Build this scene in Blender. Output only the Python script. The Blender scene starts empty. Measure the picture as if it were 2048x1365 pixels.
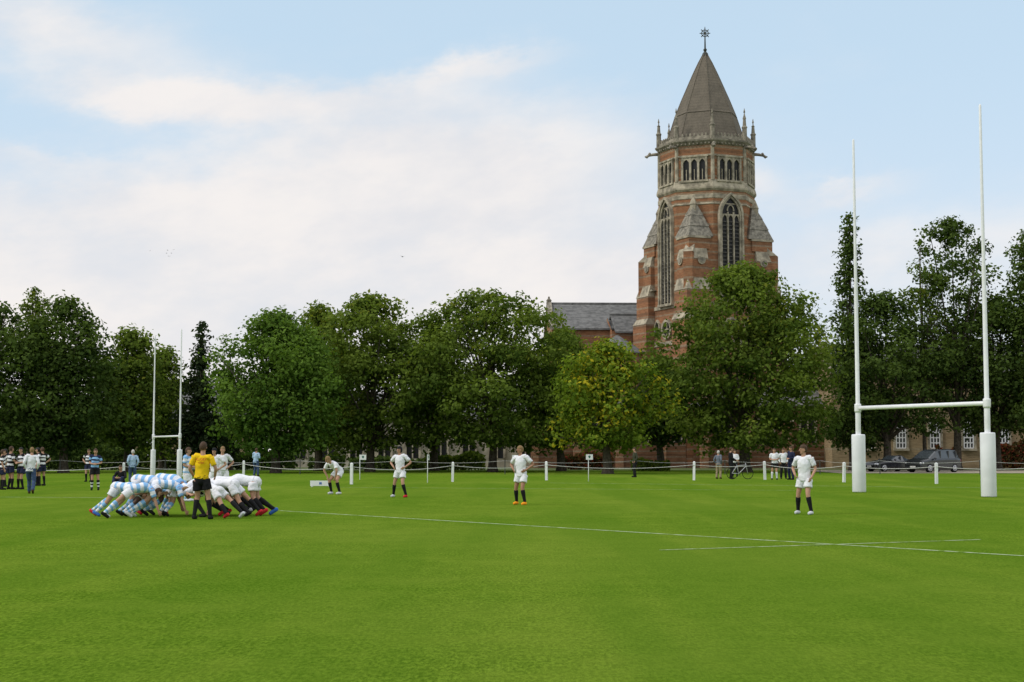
import bpy, math, random
import numpy as np
from mathutils import Vector, Matrix
rnd = random.Random(11)
rad = math.radians
FOC = 3000.0; EYE = 1.65; PIT = math.atan(219.5/3000)
SP, CP = math.sin(PIT), math.cos(PIT)
scene = bpy.context.scene
COL = scene.collection

# ---------- survey helpers: bearings measured from the camera station -> world metres
def at(px, py, d):
    u = (px-1024)/FOC; v = (682.5-py)/FOC
    t = d/(CP-v*SP)
    return Vector((u*t, d, EYE+t*(SP+v*CP)))
def ground(px, py):
    u = (px-1024)/FOC; v = (682.5-py)/FOC
    t = -EYE/(SP+v*CP)
    return Vector((u*t, t*(CP-v*SP), 0))

# ---------- materials
def nodes(name):
    m = bpy.data.materials.new(name); m.use_nodes = True
    nt = m.node_tree; nt.nodes.clear()
    o = nt.nodes.new('ShaderNodeOutputMaterial')
    return m, nt, o
def N(nt, typ, **kw):
    n = nt.nodes.new(typ)
    for k, v in kw.items(): setattr(n, k, v)
    return n
def M(nt, op, a, b=None, c=None, clamp=False):
    n = nt.nodes.new('ShaderNodeMath'); n.operation = op; n.use_clamp = clamp
    for i, x in enumerate((a, b, c)):
        if x is None: continue
        if isinstance(x, (int, float)): n.inputs[i].default_value = x
        else: nt.links.new(x, n.inputs[i])
    return n.outputs[0]
def mixc(nt, f, a, b, blend='MIX'):
    n = nt.nodes.new('ShaderNodeMix'); n.data_type = 'RGBA'; n.blend_type = blend
    for s, x in ((n.inputs[0], f), (n.inputs[6], a), (n.inputs[7], b)):
        if isinstance(x, (int, float)): s.default_value = x
        elif isinstance(x, tuple): s.default_value = (x[0], x[1], x[2], 1)
        else: nt.links.new(x, s)
    return n.outputs[2]
def noise(nt, vec, scale, detail=3, rough=.55):
    n = nt.nodes.new('ShaderNodeTexNoise'); n.inputs['Scale'].default_value = scale
    n.inputs['Detail'].default_value = detail; n.inputs['Roughness'].default_value = rough
    if vec is not None: nt.links.new(vec, n.inputs['Vector'])
    return n.outputs['Fac']
def ramp01(nt, x, a, b):
    n = nt.nodes.new('ShaderNodeMapRange'); n.interpolation_type = 'SMOOTHSTEP'
    nt.links.new(x, n.inputs[0]); n.inputs[1].default_value = a; n.inputs[2].default_value = b
    return n.outputs[0]
def finish(nt, o, col, rough=.8, spec=.3, metal=0, bump=None, bstr=.3, bdist=.02):
    p = N(nt, 'ShaderNodeBsdfPrincipled')
    if isinstance(col, tuple): p.inputs['Base Color'].default_value = (*col, 1)
    else: nt.links.new(col, p.inputs['Base Color'])
    p.inputs['Roughness'].default_value = rough
    p.inputs['Specular IOR Level'].default_value = spec
    p.inputs['Metallic'].default_value = metal
    if bump is not None:
        b = N(nt, 'ShaderNodeBump'); b.inputs['Strength'].default_value = bstr; b.inputs['Distance'].default_value = bdist
        nt.links.new(bump, b.inputs['Height']); nt.links.new(b.outputs[0], p.inputs['Normal'])
    nt.links.new(p.outputs[0], o.inputs[0])
    return p
def mat(name, c, rough=.8, var=.15, scale=8, spec=.3, metal=0, bstr=0):
    m, nt, o = nodes(name)
    tc = N(nt, 'ShaderNodeTexCoord')
    f = noise(nt, tc.outputs['Object'], scale)
    f = ramp01(nt, f, .3, .7)
    col = mixc(nt, f, tuple(x*(1-var) for x in c), tuple(min(1, x*(1+var)) for x in c))
    finish(nt, o, col, rough, spec, metal, f if bstr else None, bstr)
    return m
def banded(name, brick, stone, dark, period=.85, frac=.28, offs=0.0):
    m, nt, o = nodes(name)
    tc = N(nt, 'ShaderNodeTexCoord'); v = tc.outputs['Object']
    z = N(nt, 'ShaderNodeSeparateXYZ'); nt.links.new(v, z.inputs[0]); Z = z.outputs[2]
    fr = M(nt, 'FRACT', M(nt, 'ADD', M(nt, 'DIVIDE', M(nt, 'ADD', Z, offs), period), M(nt, 'MULTIPLY', M(nt, 'SINE', M(nt, 'MULTIPLY', Z, .9)), .22)))
    st = M(nt, 'LESS_THAN', fr, frac)
    fr2 = M(nt, 'FRACT', M(nt, 'DIVIDE', M(nt, 'ADD', Z, offs+.31), period*1.37))
    dk = M(nt, 'LESS_THAN', fr2, .2)
    n1 = noise(nt, v, .9, 5, .7); n2 = noise(nt, v, 7, 3); n4 = noise(nt, v, 2.6, 3, .6)
    mp = N(nt, 'ShaderNodeMapping'); mp.inputs['Scale'].default_value = (1.6, 1.6, 11); nt.links.new(v, mp.inputs[0])
    n3 = noise(nt, mp.outputs[0], 1.0, 2)
    b = mixc(nt, ramp01(nt, n3, .35, .65), brick, tuple(x*.68 for x in brick))
    b = mixc(nt, M(nt, 'MULTIPLY', ramp01(nt, n4, .45, .68), .6), b, tuple(x*.7+y*.3 for x, y in zip(brick, (.27, .22, .14))))
    b = mixc(nt, M(nt, 'MULTIPLY', dk, .45), b, dark)
    s = mixc(nt, ramp01(nt, n2, .3, .7), stone, tuple(x*.6 for x in stone))
    c = mixc(nt, M(nt, 'MULTIPLY', st, M(nt, 'ADD', .25, M(nt, 'MULTIPLY', n4, .7))), b, s)
    c = mixc(nt, M(nt, 'MULTIPLY', ramp01(nt, n1, .42, .72), .45), c, tuple(x*.9 for x in dark))
    finish(nt, o, c, .9, .1, bump=n2, bstr=.4, bdist=.05)
    return m
def foliage_mat(name, dark, light, tip, tipamt=.0):
    m, nt, o = nodes(name)
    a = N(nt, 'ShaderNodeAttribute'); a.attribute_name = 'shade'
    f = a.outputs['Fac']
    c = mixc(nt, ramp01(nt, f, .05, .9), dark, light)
    if tipamt:
        a2 = N(nt, 'ShaderNodeAttribute'); a2.attribute_name = 'hue'
        c = mixc(nt, ramp01(nt, a2.outputs['Fac'], 1-tipamt-.12, 1-tipamt+.12), c, tip)
    d = N(nt, 'ShaderNodeBsdfDiffuse'); nt.links.new(c, d.inputs[0])
    t = N(nt, 'ShaderNodeBsdfTranslucent'); nt.links.new(mixc(nt, 1.0, c, (1.1, 1.15, .5), 'MULTIPLY'), t.inputs[0])
    mx = N(nt, 'ShaderNodeMixShader'); mx.inputs[0].default_value = .38
    nt.links.new(d.outputs[0], mx.inputs[1]); nt.links.new(t.outputs[0], mx.inputs[2]); nt.links.new(mx.outputs[0], o.inputs[0])
    return m

# ---------- mesh builder
class MB:
    def __init__(s): s.v = []; s.f = []; s.m = []; s.sm = []
    def add(s, vs, fs, m=0, sm=False):
        b = len(s.v); s.v += [tuple(x) for x in vs]
        for i, f in enumerate(fs):
            s.f.append(tuple(b+k for k in f)); s.m.append(m[i] if isinstance(m, list) else m); s.sm.append(sm)
    def box(s, c, size, m=0, rz=0, taper=1.0):
        cx, cy, cz = c; x, y, z = (k/2 for k in size); vs = []
        ca, sa = math.cos(rz), math.sin(rz)
        for k in (-1, 1):
            t = taper if k > 0 else 1
            for (a, b) in ((-1, -1), (1, -1), (1, 1), (-1, 1)):
                X, Y = a*x*t, b*y*t
                vs.append((cx+X*ca-Y*sa, cy+X*sa+Y*ca, cz+k*z))
        s.add(vs, [(3, 2, 1, 0), (4, 5, 6, 7), (0, 1, 5, 4), (1, 2, 6, 5), (2, 3, 7, 6), (3, 0, 4, 7)], m)
    def rings(s, rings, m=0, sm=False, cap=True, mf=None):
        n = len(rings[0]); b = len(s.v)
        for r in rings: s.v += [tuple(p) for p in r]
        for i in range(len(rings)-1):
            for k in range(n):
                k2 = (k+1) % n
                s.f.append((b+i*n+k, b+i*n+k2, b+(i+1)*n+k2, b+(i+1)*n+k)); s.m.append(mf(i) if mf else m); s.sm.append(sm)
        if cap:
            s.f.append(tuple(b+k for k in range(n))[::-1]); s.m.append(mf(0) if mf else m); s.sm.append(False)
            e = b+(len(rings)-1)*n
            s.f.append(tuple(e+k for k in range(n))); s.m.append(mf(len(rings)-2) if mf else m); s.sm.append(False)
    def lathe(s, prof, n=8, rot=0, c=(0, 0), m=0, sm=False):
        rs = []
        for (R, z) in prof:
            rs.append([(c[0]+R*math.cos(rot+2*math.pi*k/n), c[1]+R*math.sin(rot+2*math.pi*k/n), z) for k in range(n)])
        s.rings(rs, m, sm)
    def tube(s, pts, rads, n=8, m=0, sm=True, side=(1, 0, .01)):
        chain(s, pts, [(r, r) for r in rads], side=side, n=n, m=m, step=None, sm=sm)
    def prism(s, poly, tf, o0, o1, m=0):
        n = len(poly)
        vs = [tf(x, o0, z) for x, z in poly]+[tf(x, o1, z) for x, z in poly]
        s.add(vs, [tuple(range(n))[::-1], tuple(range(n, 2*n))]+[(k, (k+1) % n, n+(k+1) % n, n+k) for k in range(n)], m)
    def ell(s, c, r, n=10, m=0, X=Vector((1, 0, 0)), Y=Vector((0, 1, 0)), Z=Vector((0, 0, 1)), keep=None):
        c = Vector(c); vs = []; fs = []
        nr = n//2+1
        for i in range(nr+1):
            ph = math.pi*i/nr
            for k in range(n):
                th = 2*math.pi*k/n
                l = Vector((math.sin(ph)*math.cos(th), math.sin(ph)*math.sin(th), math.cos(ph)))
                vs.append(c+X*(l.x*r[0])+Y*(l.y*r[1])+Z*(l.z*r[2]))
        for i in range(nr):
            for k in range(n):
                k2 = (k+1) % n
                q = (i*n+k, (i+1)*n+k, (i+1)*n+k2, i*n+k2)
                if keep:
                    ctr = sum((vs[a] for a in q), Vector())/4-c
                    if not keep(ctr.dot(X)/r[0], ctr.dot(Y)/r[1], ctr.dot(Z)/r[2]): continue
                if i == 0: q = (q[0], q[1], q[2])
                elif i == nr-1: q = (q[0], q[1], q[3])
                fs.append(q)
        s.add(vs, fs, m, True)
    def mesh(s, name):
        me = bpy.data.meshes.new(name); me.from_pydata(s.v, [], s.f)
        me.polygons.foreach_set('material_index', s.m); me.polygons.foreach_set('use_smooth', s.sm)
        me.update(); return me
    def obj(s, name, mats, parent=None, loc=None, rz=0, **pr):
        me = s.mesh(name)
        for mt in (mats if isinstance(mats, (list, tuple)) else [mats]): me.materials.append(mt)
        return link(name, me, parent, loc, rz, **pr)
def link(name, data, parent=None, loc=None, rz=0, **pr):
    o = bpy.data.objects.new(name, data); COL.objects.link(o)
    if parent: o.parent = parent
    if loc is not None: o.location = loc
    o.rotation_euler = (0, 0, rz)
    for k, v in pr.items(): o[k] = v
    return o
def empty(name, loc, rz=0, **pr):
    o = link(name, None, None, loc, rz, **pr); o.empty_display_size = .3; return o

def chain(mb, pts, rads, side=(1, 0, 0), n=12, m=0, step=.03, sm=True, mf=None, cap=True):
    P = np.array([tuple(p) for p in pts], float); R = np.array([(r if isinstance(r, (tuple, list)) else (r, r)) for r in rads], float)
    L = np.concatenate([[0], np.cumsum(np.linalg.norm(np.diff(P, axis=0), axis=1))])
    if step:
        k = max(len(P), int(L[-1]/step)+1); t = np.linspace(0, L[-1], k)
        P = np.stack([np.interp(t, L, P[:, i]) for i in range(3)], 1); R = np.stack([np.interp(t, L, R[:, i]) for i in range(2)], 1); L = t
        for _ in range(2):
            if len(P) > 3:
                P[1:-1] = .5*P[1:-1]+.25*(P[:-2]+P[2:]); R[1:-1] = .5*R[1:-1]+.25*(R[:-2]+R[2:])
    T = np.gradient(P, axis=0); T /= np.linalg.norm(T, axis=1)[:, None]+1e-9
    rs = []
    for i in range(len(P)):
        t = Vector(T[i]); u = Vector(side); u = u-t*u.dot(t)
        if u.length < .1: u = Vector((0, 1, .2)); u = u-t*u.dot(t)
        u.normalize(); v = t.cross(u)
        p = Vector(P[i])
        rs.append([p+u*(R[i, 0]*math.cos(a))+v*(R[i, 1]*math.sin(a)) for a in [2*math.pi*k/n for k in range(n)]])
    if cap:
        r0 = min(R[0]); r1 = min(R[-1]); t0 = Vector(T[0]); t1 = Vector(T[-1]); p0 = Vector(P[0]); p1 = Vector(P[-1])
        rs = [[p0+(q-p0)*.55-t0*r0*.5 for q in rs[0]]]+rs+[[p1+(q-p1)*.55+t1*r1*.5 for q in rs[-1]]]
        LL = [L[0]]+list(L)+[L[-1]]
    else: LL = list(L)
    mb.rings(rs, m, sm, True, (lambda i: mf(LL[min(i, len(LL)-1)])) if mf else None)

# ================= MATERIALS
brick_band = banded('banded_brick', (.36, .17, .088), (.37, .315, .225), (.14, .085, .056), period=.95, frac=.2)
brick_low = banded('banded_brick_low', (.32, .16, .09), (.38, .33, .23), (.13, .078, .052), period=.55, frac=.26)
stone = mat('weathered_stone', (.34, .30, .225), .9, .4, 1.6, bstr=.4)
stone_d = mat('dark_stone', (.24, .215, .17), .9, .4, 2.2, bstr=.4)
broach_m = mat('broach_stone', (.225, .205, .168), .9, .4, 3, bstr=.5)
spire_m, nt, o = nodes('spire_shingles')
tc = N(nt, 'ShaderNodeTexCoord'); v = tc.outputs['Object']
z = N(nt, 'ShaderNodeSeparateXYZ'); nt.links.new(v, z.inputs[0])
cr = M(nt, 'LESS_THAN', M(nt, 'FRACT', M(nt, 'MULTIPLY', z.outputs[2], 3.2)), .3)
f1 = noise(nt, v, 1.2, 5, .7); f2 = noise(nt, v, 9, 2)
c = mixc(nt, ramp01(nt, f1, .3, .7), (.165, .142, .112), (.115, .10, .08)); c = mixc(nt, M(nt, 'MULTIPLY', cr, .22), c, (.06, .055, .045)); c = mixc(nt, M(nt, 'MULTIPLY', ramp01(nt, f2, .4, .7), .35), c, (.22, .19, .15))
finish(nt, o, c, .85, .12, bump=f2, bstr=.4)
slate = mat('slate_roof', (.145, .145, .142), .8, .3, 2, .15, bstr=.3)
dark_m = mat('dark_opening', (.014, .014, .015), .5, .2, 3)
louvre_m = mat('louvre_slate', (.09, .085, .075), .8, .3, 3)
tanb = banded('tan_brick', (.40, .30, .18), (.44, .37, .26), (.26, .18, .10), period=2.2, frac=.08)
greystone = mat('grey_stone_wall', (.36, .33, .25), .9, .3, .8, bstr=.3)
white_p = mat('white_paint', (.76, .77, .78), .35, .04, 5, .4)
pad_m = mat('pad_vinyl', (.74, .75, .78), .45, .05, 2, .4)
rope_m = mat('rope', (.62, .62, .6), .8, .1, 30)
bark = mat('bark', (.07, .058, .043), .95, .4, 6, bstr=.6)
skin_m = mat('skin', (.46, .26, .175), .55, .08, 20)
skin2_m = mat('skin_tan', (.36, .19, .12), .55, .08, 20)
skin3_m = mat('skin_dark', (.10, .05, .032), .5, .08, 20)
eye_m = mat('eye', (.03, .02, .018), .3, .1, 50)
lip_m = mat('lip', (.28, .10, .08), .5, .05, 50)
def cloth(name, c, var=.07): return mat(name, c, .85, var, 14, .15, bstr=.25)
c_white = cloth('white_cloth', (.76, .77, .81)); c_black = cloth('black_cloth', (.014, .014, .016), .2); c_blue = cloth('light_blue_cloth', (.24, .46, .75))
c_yel = cloth('yellow_cloth', (.82, .54, .012)); c_navy = cloth('navy_cloth', (.02, .025, .06)); c_jean = cloth('denim', (.05, .08, .16), .2)
c_beige = cloth('beige_cloth', (.32, .25, .16)); c_paleblue = cloth('pale_blue_cloth', (.38, .52, .70)); c_grey = cloth('grey_cloth', (.14, .16, .2)); c_olive = cloth('olive_cloth', (.05, .055, .035))
b_org = cloth('orange_leather', (1.0, .36, .02), .02); b_wht = cloth('white_leather', (.65, .66, .7)); b_red = cloth('red_leather', (.55, .03, .04)); b_blk = cloth('black_leather', (.015, .015, .015)); b_blu = cloth('blue_leather', (.05, .15, .5)); b_brn = cloth('brown_leather', (.06, .03, .015))
h_brown = mat('brown_hair', (.06, .033, .016), .7, .3, 60); h_black = mat('black_hair', (.012, .01, .009), .6, .3, 60); h_fair = mat('fair_hair', (.22, .14, .06), .7, .25, 60); h_white = mat('white_hair', (.5, .48, .45), .7, .15, 60)

# grass : several octaves of turf mottling in real-world scale
gm, nt, o = nodes('mown_grass')
tc = N(nt, 'ShaderNodeTexCoord'); v = tc.outputs['Object']
mpf = N(nt, 'ShaderNodeMapping'); mpf.inputs['Scale'].default_value = (26, 9, 1); nt.links.new(v, mpf.inputs[0]); nf = noise(nt, mpf.outputs[0], 1.0, 6, .8)
mp2 = N(nt, 'ShaderNodeMapping'); mp2.inputs['Scale'].default_value = (5.5, 1.7, 1); nt.links.new(v, mp2.inputs[0]); nb = noise(nt, mp2.outputs[0], 1.0, 6, .75)
nm = noise(nt, v, .7, 6, .7); nl = noise(nt, v, .06, 4, .6)
mp = N(nt, 'ShaderNodeMapping'); mp.inputs['Rotation'].default_value = (0, 0, rad(-62)); mp.inputs['Scale'].default_value = (.42, .04, 1); nt.links.new(v, mp.inputs[0])
ns = noise(nt, mp.outputs[0], 1.0, 3)
c = mixc(nt, ramp01(nt, nf, .36, .64), (.040, .090, .005), (.160, .262, .022))
c = mixc(nt, M(nt, 'MULTIPLY', ramp01(nt, nb, .46, .66), .5), c, (.064, .130, .008))
c = mixc(nt, M(nt, 'MULTIPLY', ramp01(nt, nb, .5, .3), .38), c, (.170, .262, .028))
c = mixc(nt, M(nt, 'MULTIPLY', ramp01(nt, nm, .42, .66), .38), c, (.160, .235, .024))
c = mixc(nt, M(nt, 'MULTIPLY', ramp01(nt, nl, .38, .62), .42), c, (.175, .238, .030))
c = mixc(nt, M(nt, 'MULTIPLY', ramp01(nt, ns, .4, .62), .4), c, (.064, .145, .009))
finish(nt, o, c, 1.0, .0, bump=nf, bstr=.6, bdist=.03)
lm, nt, o = nodes('worn_chalk')
tc = N(nt, 'ShaderNodeTexCoord'); f = noise(nt, tc.outputs['Object'], 4, 5, .75)
c = mixc(nt, ramp01(nt, f, .34, .6), (.15, .25, .04), (.44, .52, .33)); finish(nt, o, c, .9, .0)
gravel = mat('gravel', (.33, .29, .22), .95, .2, 3)
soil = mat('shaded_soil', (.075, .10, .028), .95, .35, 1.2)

# ================= GROUND
g = MB(); g.add([(-900, -150, 0), (900, -150, 0), (900, 1600, 0), (-900, 1600, 0)], [(0, 1, 2, 3)])
g.obj('ground', gm, kind='structure')
def strip(name, a, b, w, m, z, **pr):
    a = Vector(a); b = Vector(b); d = (b-a); d.z = 0; d.normalize(); s = Vector((-d.y, d.x, 0))*w/2
    q = MB(); q.add([a-s, b-s, b+s, a+s], [(0, 1, 2, 3)]); ob = q.obj(name, m, loc=(0, 0, z), **pr); return ob
for i_, (p, q, w) in enumerate((((-300, 993), (225, 996), .14), ((560, 1022), (2400, 1134), .115), ((1320, 1101), (1960, 1080), .085),
                  ((1100, 966.5), (2400, 981), .13), ((620, 975), (1590, 981.5), .10))):
    strip('pitch_line', ground(*p), ground(*q), w, lm, .004+.0008*i_, kind='structure')
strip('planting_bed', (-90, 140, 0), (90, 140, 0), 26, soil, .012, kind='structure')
strip('driveway', (24, 119, 0), (95, 119, 0), 18, gravel, .02, kind='structure')

# ================= TREES
def leaf_mesh(name, C, Nn, S, sh, hu, rs):
    n = len(C); Nn = Nn/(np.linalg.norm(Nn, axis=1)[:, None]+1e-9)
    r = rs.normal(size=(n, 3)); T = np.cross(Nn, r); T /= np.linalg.norm(T, axis=1)[:, None]+1e-9
    B = np.cross(Nn, T); a = (S*.62)[:, None]; b = (S*.42)[:, None]
    k = (rs.uniform(-.25, .25, n)*S)[:, None]
    V = np.empty((n, 4, 3)); V[:, 0] = C-T*a; V[:, 1] = C-B*b+Nn*k; V[:, 2] = C+T*a; V[:, 3] = C+B*b+Nn*k*.3
    me = bpy.data.meshes.new(name); me.vertices.add(n*4); me.vertices.foreach_set('co', V.ravel())
    me.loops.add(n*4); me.loops.foreach_set('vertex_index', np.arange(n*4)); me.polygons.add(n)
    me.polygons.foreach_set('loop_start', np.arange(n)*4)
    me.update(calc_edges=True)
    at1 = me.attributes.new('shade', 'FLOAT', 'FACE'); at1.data.foreach_set('value', sh.astype(np.float32))
    at2 = me.attributes.new('hue', 'FLOAT', 'FACE'); at2.data.foreach_set('value', hu.astype(np.float32))
    return me
def rprof(shape, t):
    if shape == 'round': return np.power(np.clip(1-np.abs((t-.40)/np.where(t > .40, .60, .50))**2.2, 0, 1), 1/1.9)
    if shape == 'cone': return np.clip((1-t)*1.02, 0, 1)**.85*np.clip(.5+t*5, 0, 1)
    if shape == 'ragged': return np.clip(1-t, 0, 1)**.8*np.clip(.6+t*3, 0, 1)
    if shape == 'tall': return np.power(np.clip(1-np.abs((t-.33)/np.where(t > .33, .67, .55))**1.9, 0, 1), .75)
def make_tree(px, d, half, ytop, ybot, m, shape='round', seed=1, nc=110, lp=165, ls=.27, cr=(.65, 1.65), trunk_r=.35, label='', depth=None, open_=0.0, skew=0):
    rs = np.random.RandomState(seed)
    base = at(px, 902, d); top = at(px, ytop, d).z; bot = max(.7, at(px, ybot, d).z); W = half/FOC*d
    Hh = top-bot; T = empty('conifer_tree' if shape == 'cone' else 'tree', (base.x, d, 0), label=label, category='tree', group='trees along the edge of the field')
    t = rs.uniform(0, 1, nc)**(.9)
    if shape in ('ragged', 'cone'): t = rs.uniform(0, 1, nc)**1.25
    az = rs.uniform(0, 2*np.pi, nc); ph = rs.uniform(0, 6, 4)
    lob = 1+.15*np.sin(3*az+ph[0]+t*5)+.12*np.sin(5*az+ph[1]-t*9)+open_*.25*np.sin(2*az+ph[2]+t*11)
    q = rs.uniform(0, 1, nc)**.38
    crr = rs.uniform(cr[0], cr[1], nc)
    if shape == 'cone': crr *= (1.1-t*.75)
    if shape in ('ragged', 'tall'): crr *= (1.1-t*.55)
    if shape == 'round': crr *= np.where(t > .75, .82, 1.0)
    prof = rprof(shape, t)*W
    rr = np.maximum(prof*lob*q-crr*.5, 0)
    cx = rr*np.cos(az)+skew*W*t; cy = rr*np.sin(az)*(depth or .9); cz = bot+t*(Hh-crr*.6)
    csh = rs.uniform(0, 1, nc)
    Cs = []; Ns = []; Ss = []; SH = []; HU = []
    for i in range(nc):
        n = int(lp*(crr[i]/1.3)**2*(1-open_*.2))
        dd = rs.normal(size=(n, 3)); dd /= np.linalg.norm(dd, axis=1)[:, None]
        lump = 1+.26*np.sin(dd[:, 0]*4+csh[i]*9)+.24*np.sin(dd[:, 1]*5+csh[i]*17)+.22*np.sin(dd[:, 2]*5+csh[i]*5)
        ra = crr[i]*(1-np.abs(rs.normal(0, .30, n))); ra = np.clip(ra, .1, 9)*lump
        out = rs.uniform(0, 1, n) > .86; ra = np.where(out, crr[i]*rs.uniform(1.0, 1.5, n), ra)
        squ = np.array([1, 1, .66]) if shape != 'cone' else np.array([1.15, 1.15, .38])
        c = dd*ra[:, None]*squ+np.array([cx[i], cy[i], cz[i]])
        if shape == 'cone': c[:, 2] -= .25*np.hypot(dd[:, 0], dd[:, 1])*ra
        Cs.append(c); Ns.append(dd*.6+np.array([0, 0, .5])+rs.normal(0, .5, (n, 3)))
        Ss.append(rs.uniform(.6, 1.25, n)*ls)
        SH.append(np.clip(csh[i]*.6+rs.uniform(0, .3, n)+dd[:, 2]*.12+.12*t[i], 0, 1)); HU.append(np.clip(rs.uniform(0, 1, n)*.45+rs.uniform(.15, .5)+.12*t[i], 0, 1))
    me = leaf_mesh('crown', np.concatenate(Cs), np.concatenate(Ns), np.concatenate(Ss), np.concatenate(SH), np.concatenate(HU), rs)
    me.materials.append(m); link('crown', me, T)
    k = MB(); topz = bot+Hh*(.88 if shape in ('cone', 'ragged') else (.42 if shape == 'tall' else .55))
    wob = rs.normal(0, .18, 4)
    k.tube([(0, 0, -.1), (0, 0, .5), (wob[0]*.3, wob[1]*.3, topz*.25), (wob[0], wob[1], topz*.55), (wob[2]+skew*W*.4, wob[3], topz)], [trunk_r*1.5, trunk_r, trunk_r*.82, trunk_r*.5, .05], n=9)
    for j in rs.choice(nc, min(nc, 26), replace=False):
        z0 = min(max(bot*.8, 1.6), topz*.3)+rs.uniform(0, .5)*(cz[j]-bot)*.6; z0 = min(z0, topz*.8, cz[j])
        p0 = np.array([wob[0]*.4, wob[1]*.4, z0]); p2 = np.array([cx[j], cy[j], cz[j]]); p1 = p0*.5+p2*.5+np.array([0, 0, .08*np.linalg.norm(p2-p0)])
        k.tube([p0, p1, p2], [trunk_r*.34, trunk_r*.2, .025], n=5)
    k.obj('trunk', bark, T)
    return T
F_dark = foliage_mat('foliage_dark', (.036, .064, .018), (.098, .148, .034), (.2, .1, .02))
F_mid = foliage_mat('foliage_mid', (.052, .090, .017), (.165, .228, .040), (.24, .24, .03), .05)
F_bright = foliage_mat('foliage_bright', (.055, .110, .020), (.145, .235, .042), (.1, .1, .02))
F_yel = foliage_mat('foliage_yellowing', (.075, .130, .016), (.205, .285, .034), (.50, .42, .03), .17)
F_con = foliage_mat('foliage_conifer', (.020, .036, .018), (.055, .078, .032), (.1, .1, .02))
F_ivy = foliage_mat('foliage_red_ivy', (.035, .038, .014), (.11, .07, .025), (.2, .05, .03), .3)
L = 'broad leafy tree with %s green crown on the grass'
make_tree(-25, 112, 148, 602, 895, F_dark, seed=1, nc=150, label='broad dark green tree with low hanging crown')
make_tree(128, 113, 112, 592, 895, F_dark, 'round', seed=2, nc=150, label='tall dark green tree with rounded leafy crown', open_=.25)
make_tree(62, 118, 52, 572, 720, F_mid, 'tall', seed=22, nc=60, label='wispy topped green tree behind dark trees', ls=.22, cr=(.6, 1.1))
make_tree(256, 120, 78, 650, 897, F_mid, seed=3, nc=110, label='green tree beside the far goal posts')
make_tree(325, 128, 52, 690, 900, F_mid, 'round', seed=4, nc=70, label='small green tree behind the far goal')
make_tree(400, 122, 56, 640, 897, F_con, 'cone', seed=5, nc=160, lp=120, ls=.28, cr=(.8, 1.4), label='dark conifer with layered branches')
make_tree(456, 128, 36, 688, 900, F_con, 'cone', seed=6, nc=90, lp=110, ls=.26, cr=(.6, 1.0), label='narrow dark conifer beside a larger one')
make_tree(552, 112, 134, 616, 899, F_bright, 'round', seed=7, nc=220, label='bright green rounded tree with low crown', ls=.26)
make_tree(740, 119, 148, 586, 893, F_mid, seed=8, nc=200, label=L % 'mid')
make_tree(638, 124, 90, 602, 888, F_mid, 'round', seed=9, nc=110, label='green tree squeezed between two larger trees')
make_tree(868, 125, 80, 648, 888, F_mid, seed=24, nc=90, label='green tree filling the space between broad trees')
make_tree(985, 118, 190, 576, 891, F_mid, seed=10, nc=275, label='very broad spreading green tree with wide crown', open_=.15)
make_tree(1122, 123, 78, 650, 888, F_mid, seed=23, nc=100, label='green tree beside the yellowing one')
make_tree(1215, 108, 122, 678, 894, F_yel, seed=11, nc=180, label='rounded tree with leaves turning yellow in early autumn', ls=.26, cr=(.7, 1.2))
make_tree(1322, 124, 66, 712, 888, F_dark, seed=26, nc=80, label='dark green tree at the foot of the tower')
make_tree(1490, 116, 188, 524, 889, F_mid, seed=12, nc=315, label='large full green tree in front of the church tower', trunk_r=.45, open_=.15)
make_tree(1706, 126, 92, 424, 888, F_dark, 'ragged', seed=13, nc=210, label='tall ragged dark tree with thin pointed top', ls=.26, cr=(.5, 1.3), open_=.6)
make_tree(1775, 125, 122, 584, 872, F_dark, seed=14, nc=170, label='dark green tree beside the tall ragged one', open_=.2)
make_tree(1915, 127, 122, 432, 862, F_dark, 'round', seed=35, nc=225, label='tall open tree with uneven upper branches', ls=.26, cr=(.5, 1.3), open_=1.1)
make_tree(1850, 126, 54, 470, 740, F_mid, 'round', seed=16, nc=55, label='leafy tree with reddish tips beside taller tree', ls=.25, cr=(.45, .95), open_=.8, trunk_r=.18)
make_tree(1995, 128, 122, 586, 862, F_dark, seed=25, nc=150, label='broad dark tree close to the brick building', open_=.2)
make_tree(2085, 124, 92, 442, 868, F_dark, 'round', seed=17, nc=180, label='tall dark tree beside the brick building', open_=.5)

def hedge(name, x0, x1, y, h, dep, m, seed, dens=60, ls=.26, label='', kind=None, base=0):
    rs = np.random.RandomState(seed); Lx = x1-x0; n = int((Lx*(h*2+dep))*dens)
    x = rs.uniform(x0, x1, n); hh = h*(.85+.12*np.sin(x*1.3+seed)+.08*np.sin(x*3.1)+.04*np.sin(x*9))
    zz = base+rs.uniform(0, 1, n)**.75*hh; yy = rs.uniform(-.5, .5, n)*dep
    Nn = np.stack([rs.normal(0, .5, n), -np.ones(n)*.7+rs.normal(0, .5, n), .5+rs.normal(0, .5, n)], 1)
    me = leaf_mesh(name, np.stack([x-(x0+x1)/2, yy, zz], 1), Nn, rs.uniform(.7, 1.3, n)*ls, rs.uniform(0, 1, n), rs.uniform(0, 1, n), rs)
    me.materials.append(m); o = link(name, me, None, ((x0+x1)/2, y, 0))
    if kind: o['kind'] = kind
    else: o['label'] = label; o['category'] = 'hedge'
    return o
def X(px, d): return (px-1024)/FOC*d
hedge('distant_woodland', X(-500, 165), X(520, 165), 165, 7.5, 3, F_dark, 3, dens=22, ls=.6, kind='stuff')
hedge('hedge', X(-250, 130), X(300, 130), 130, 2.2, 1.5, F_dark, 4, label='dark clipped hedge under the trees')
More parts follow.
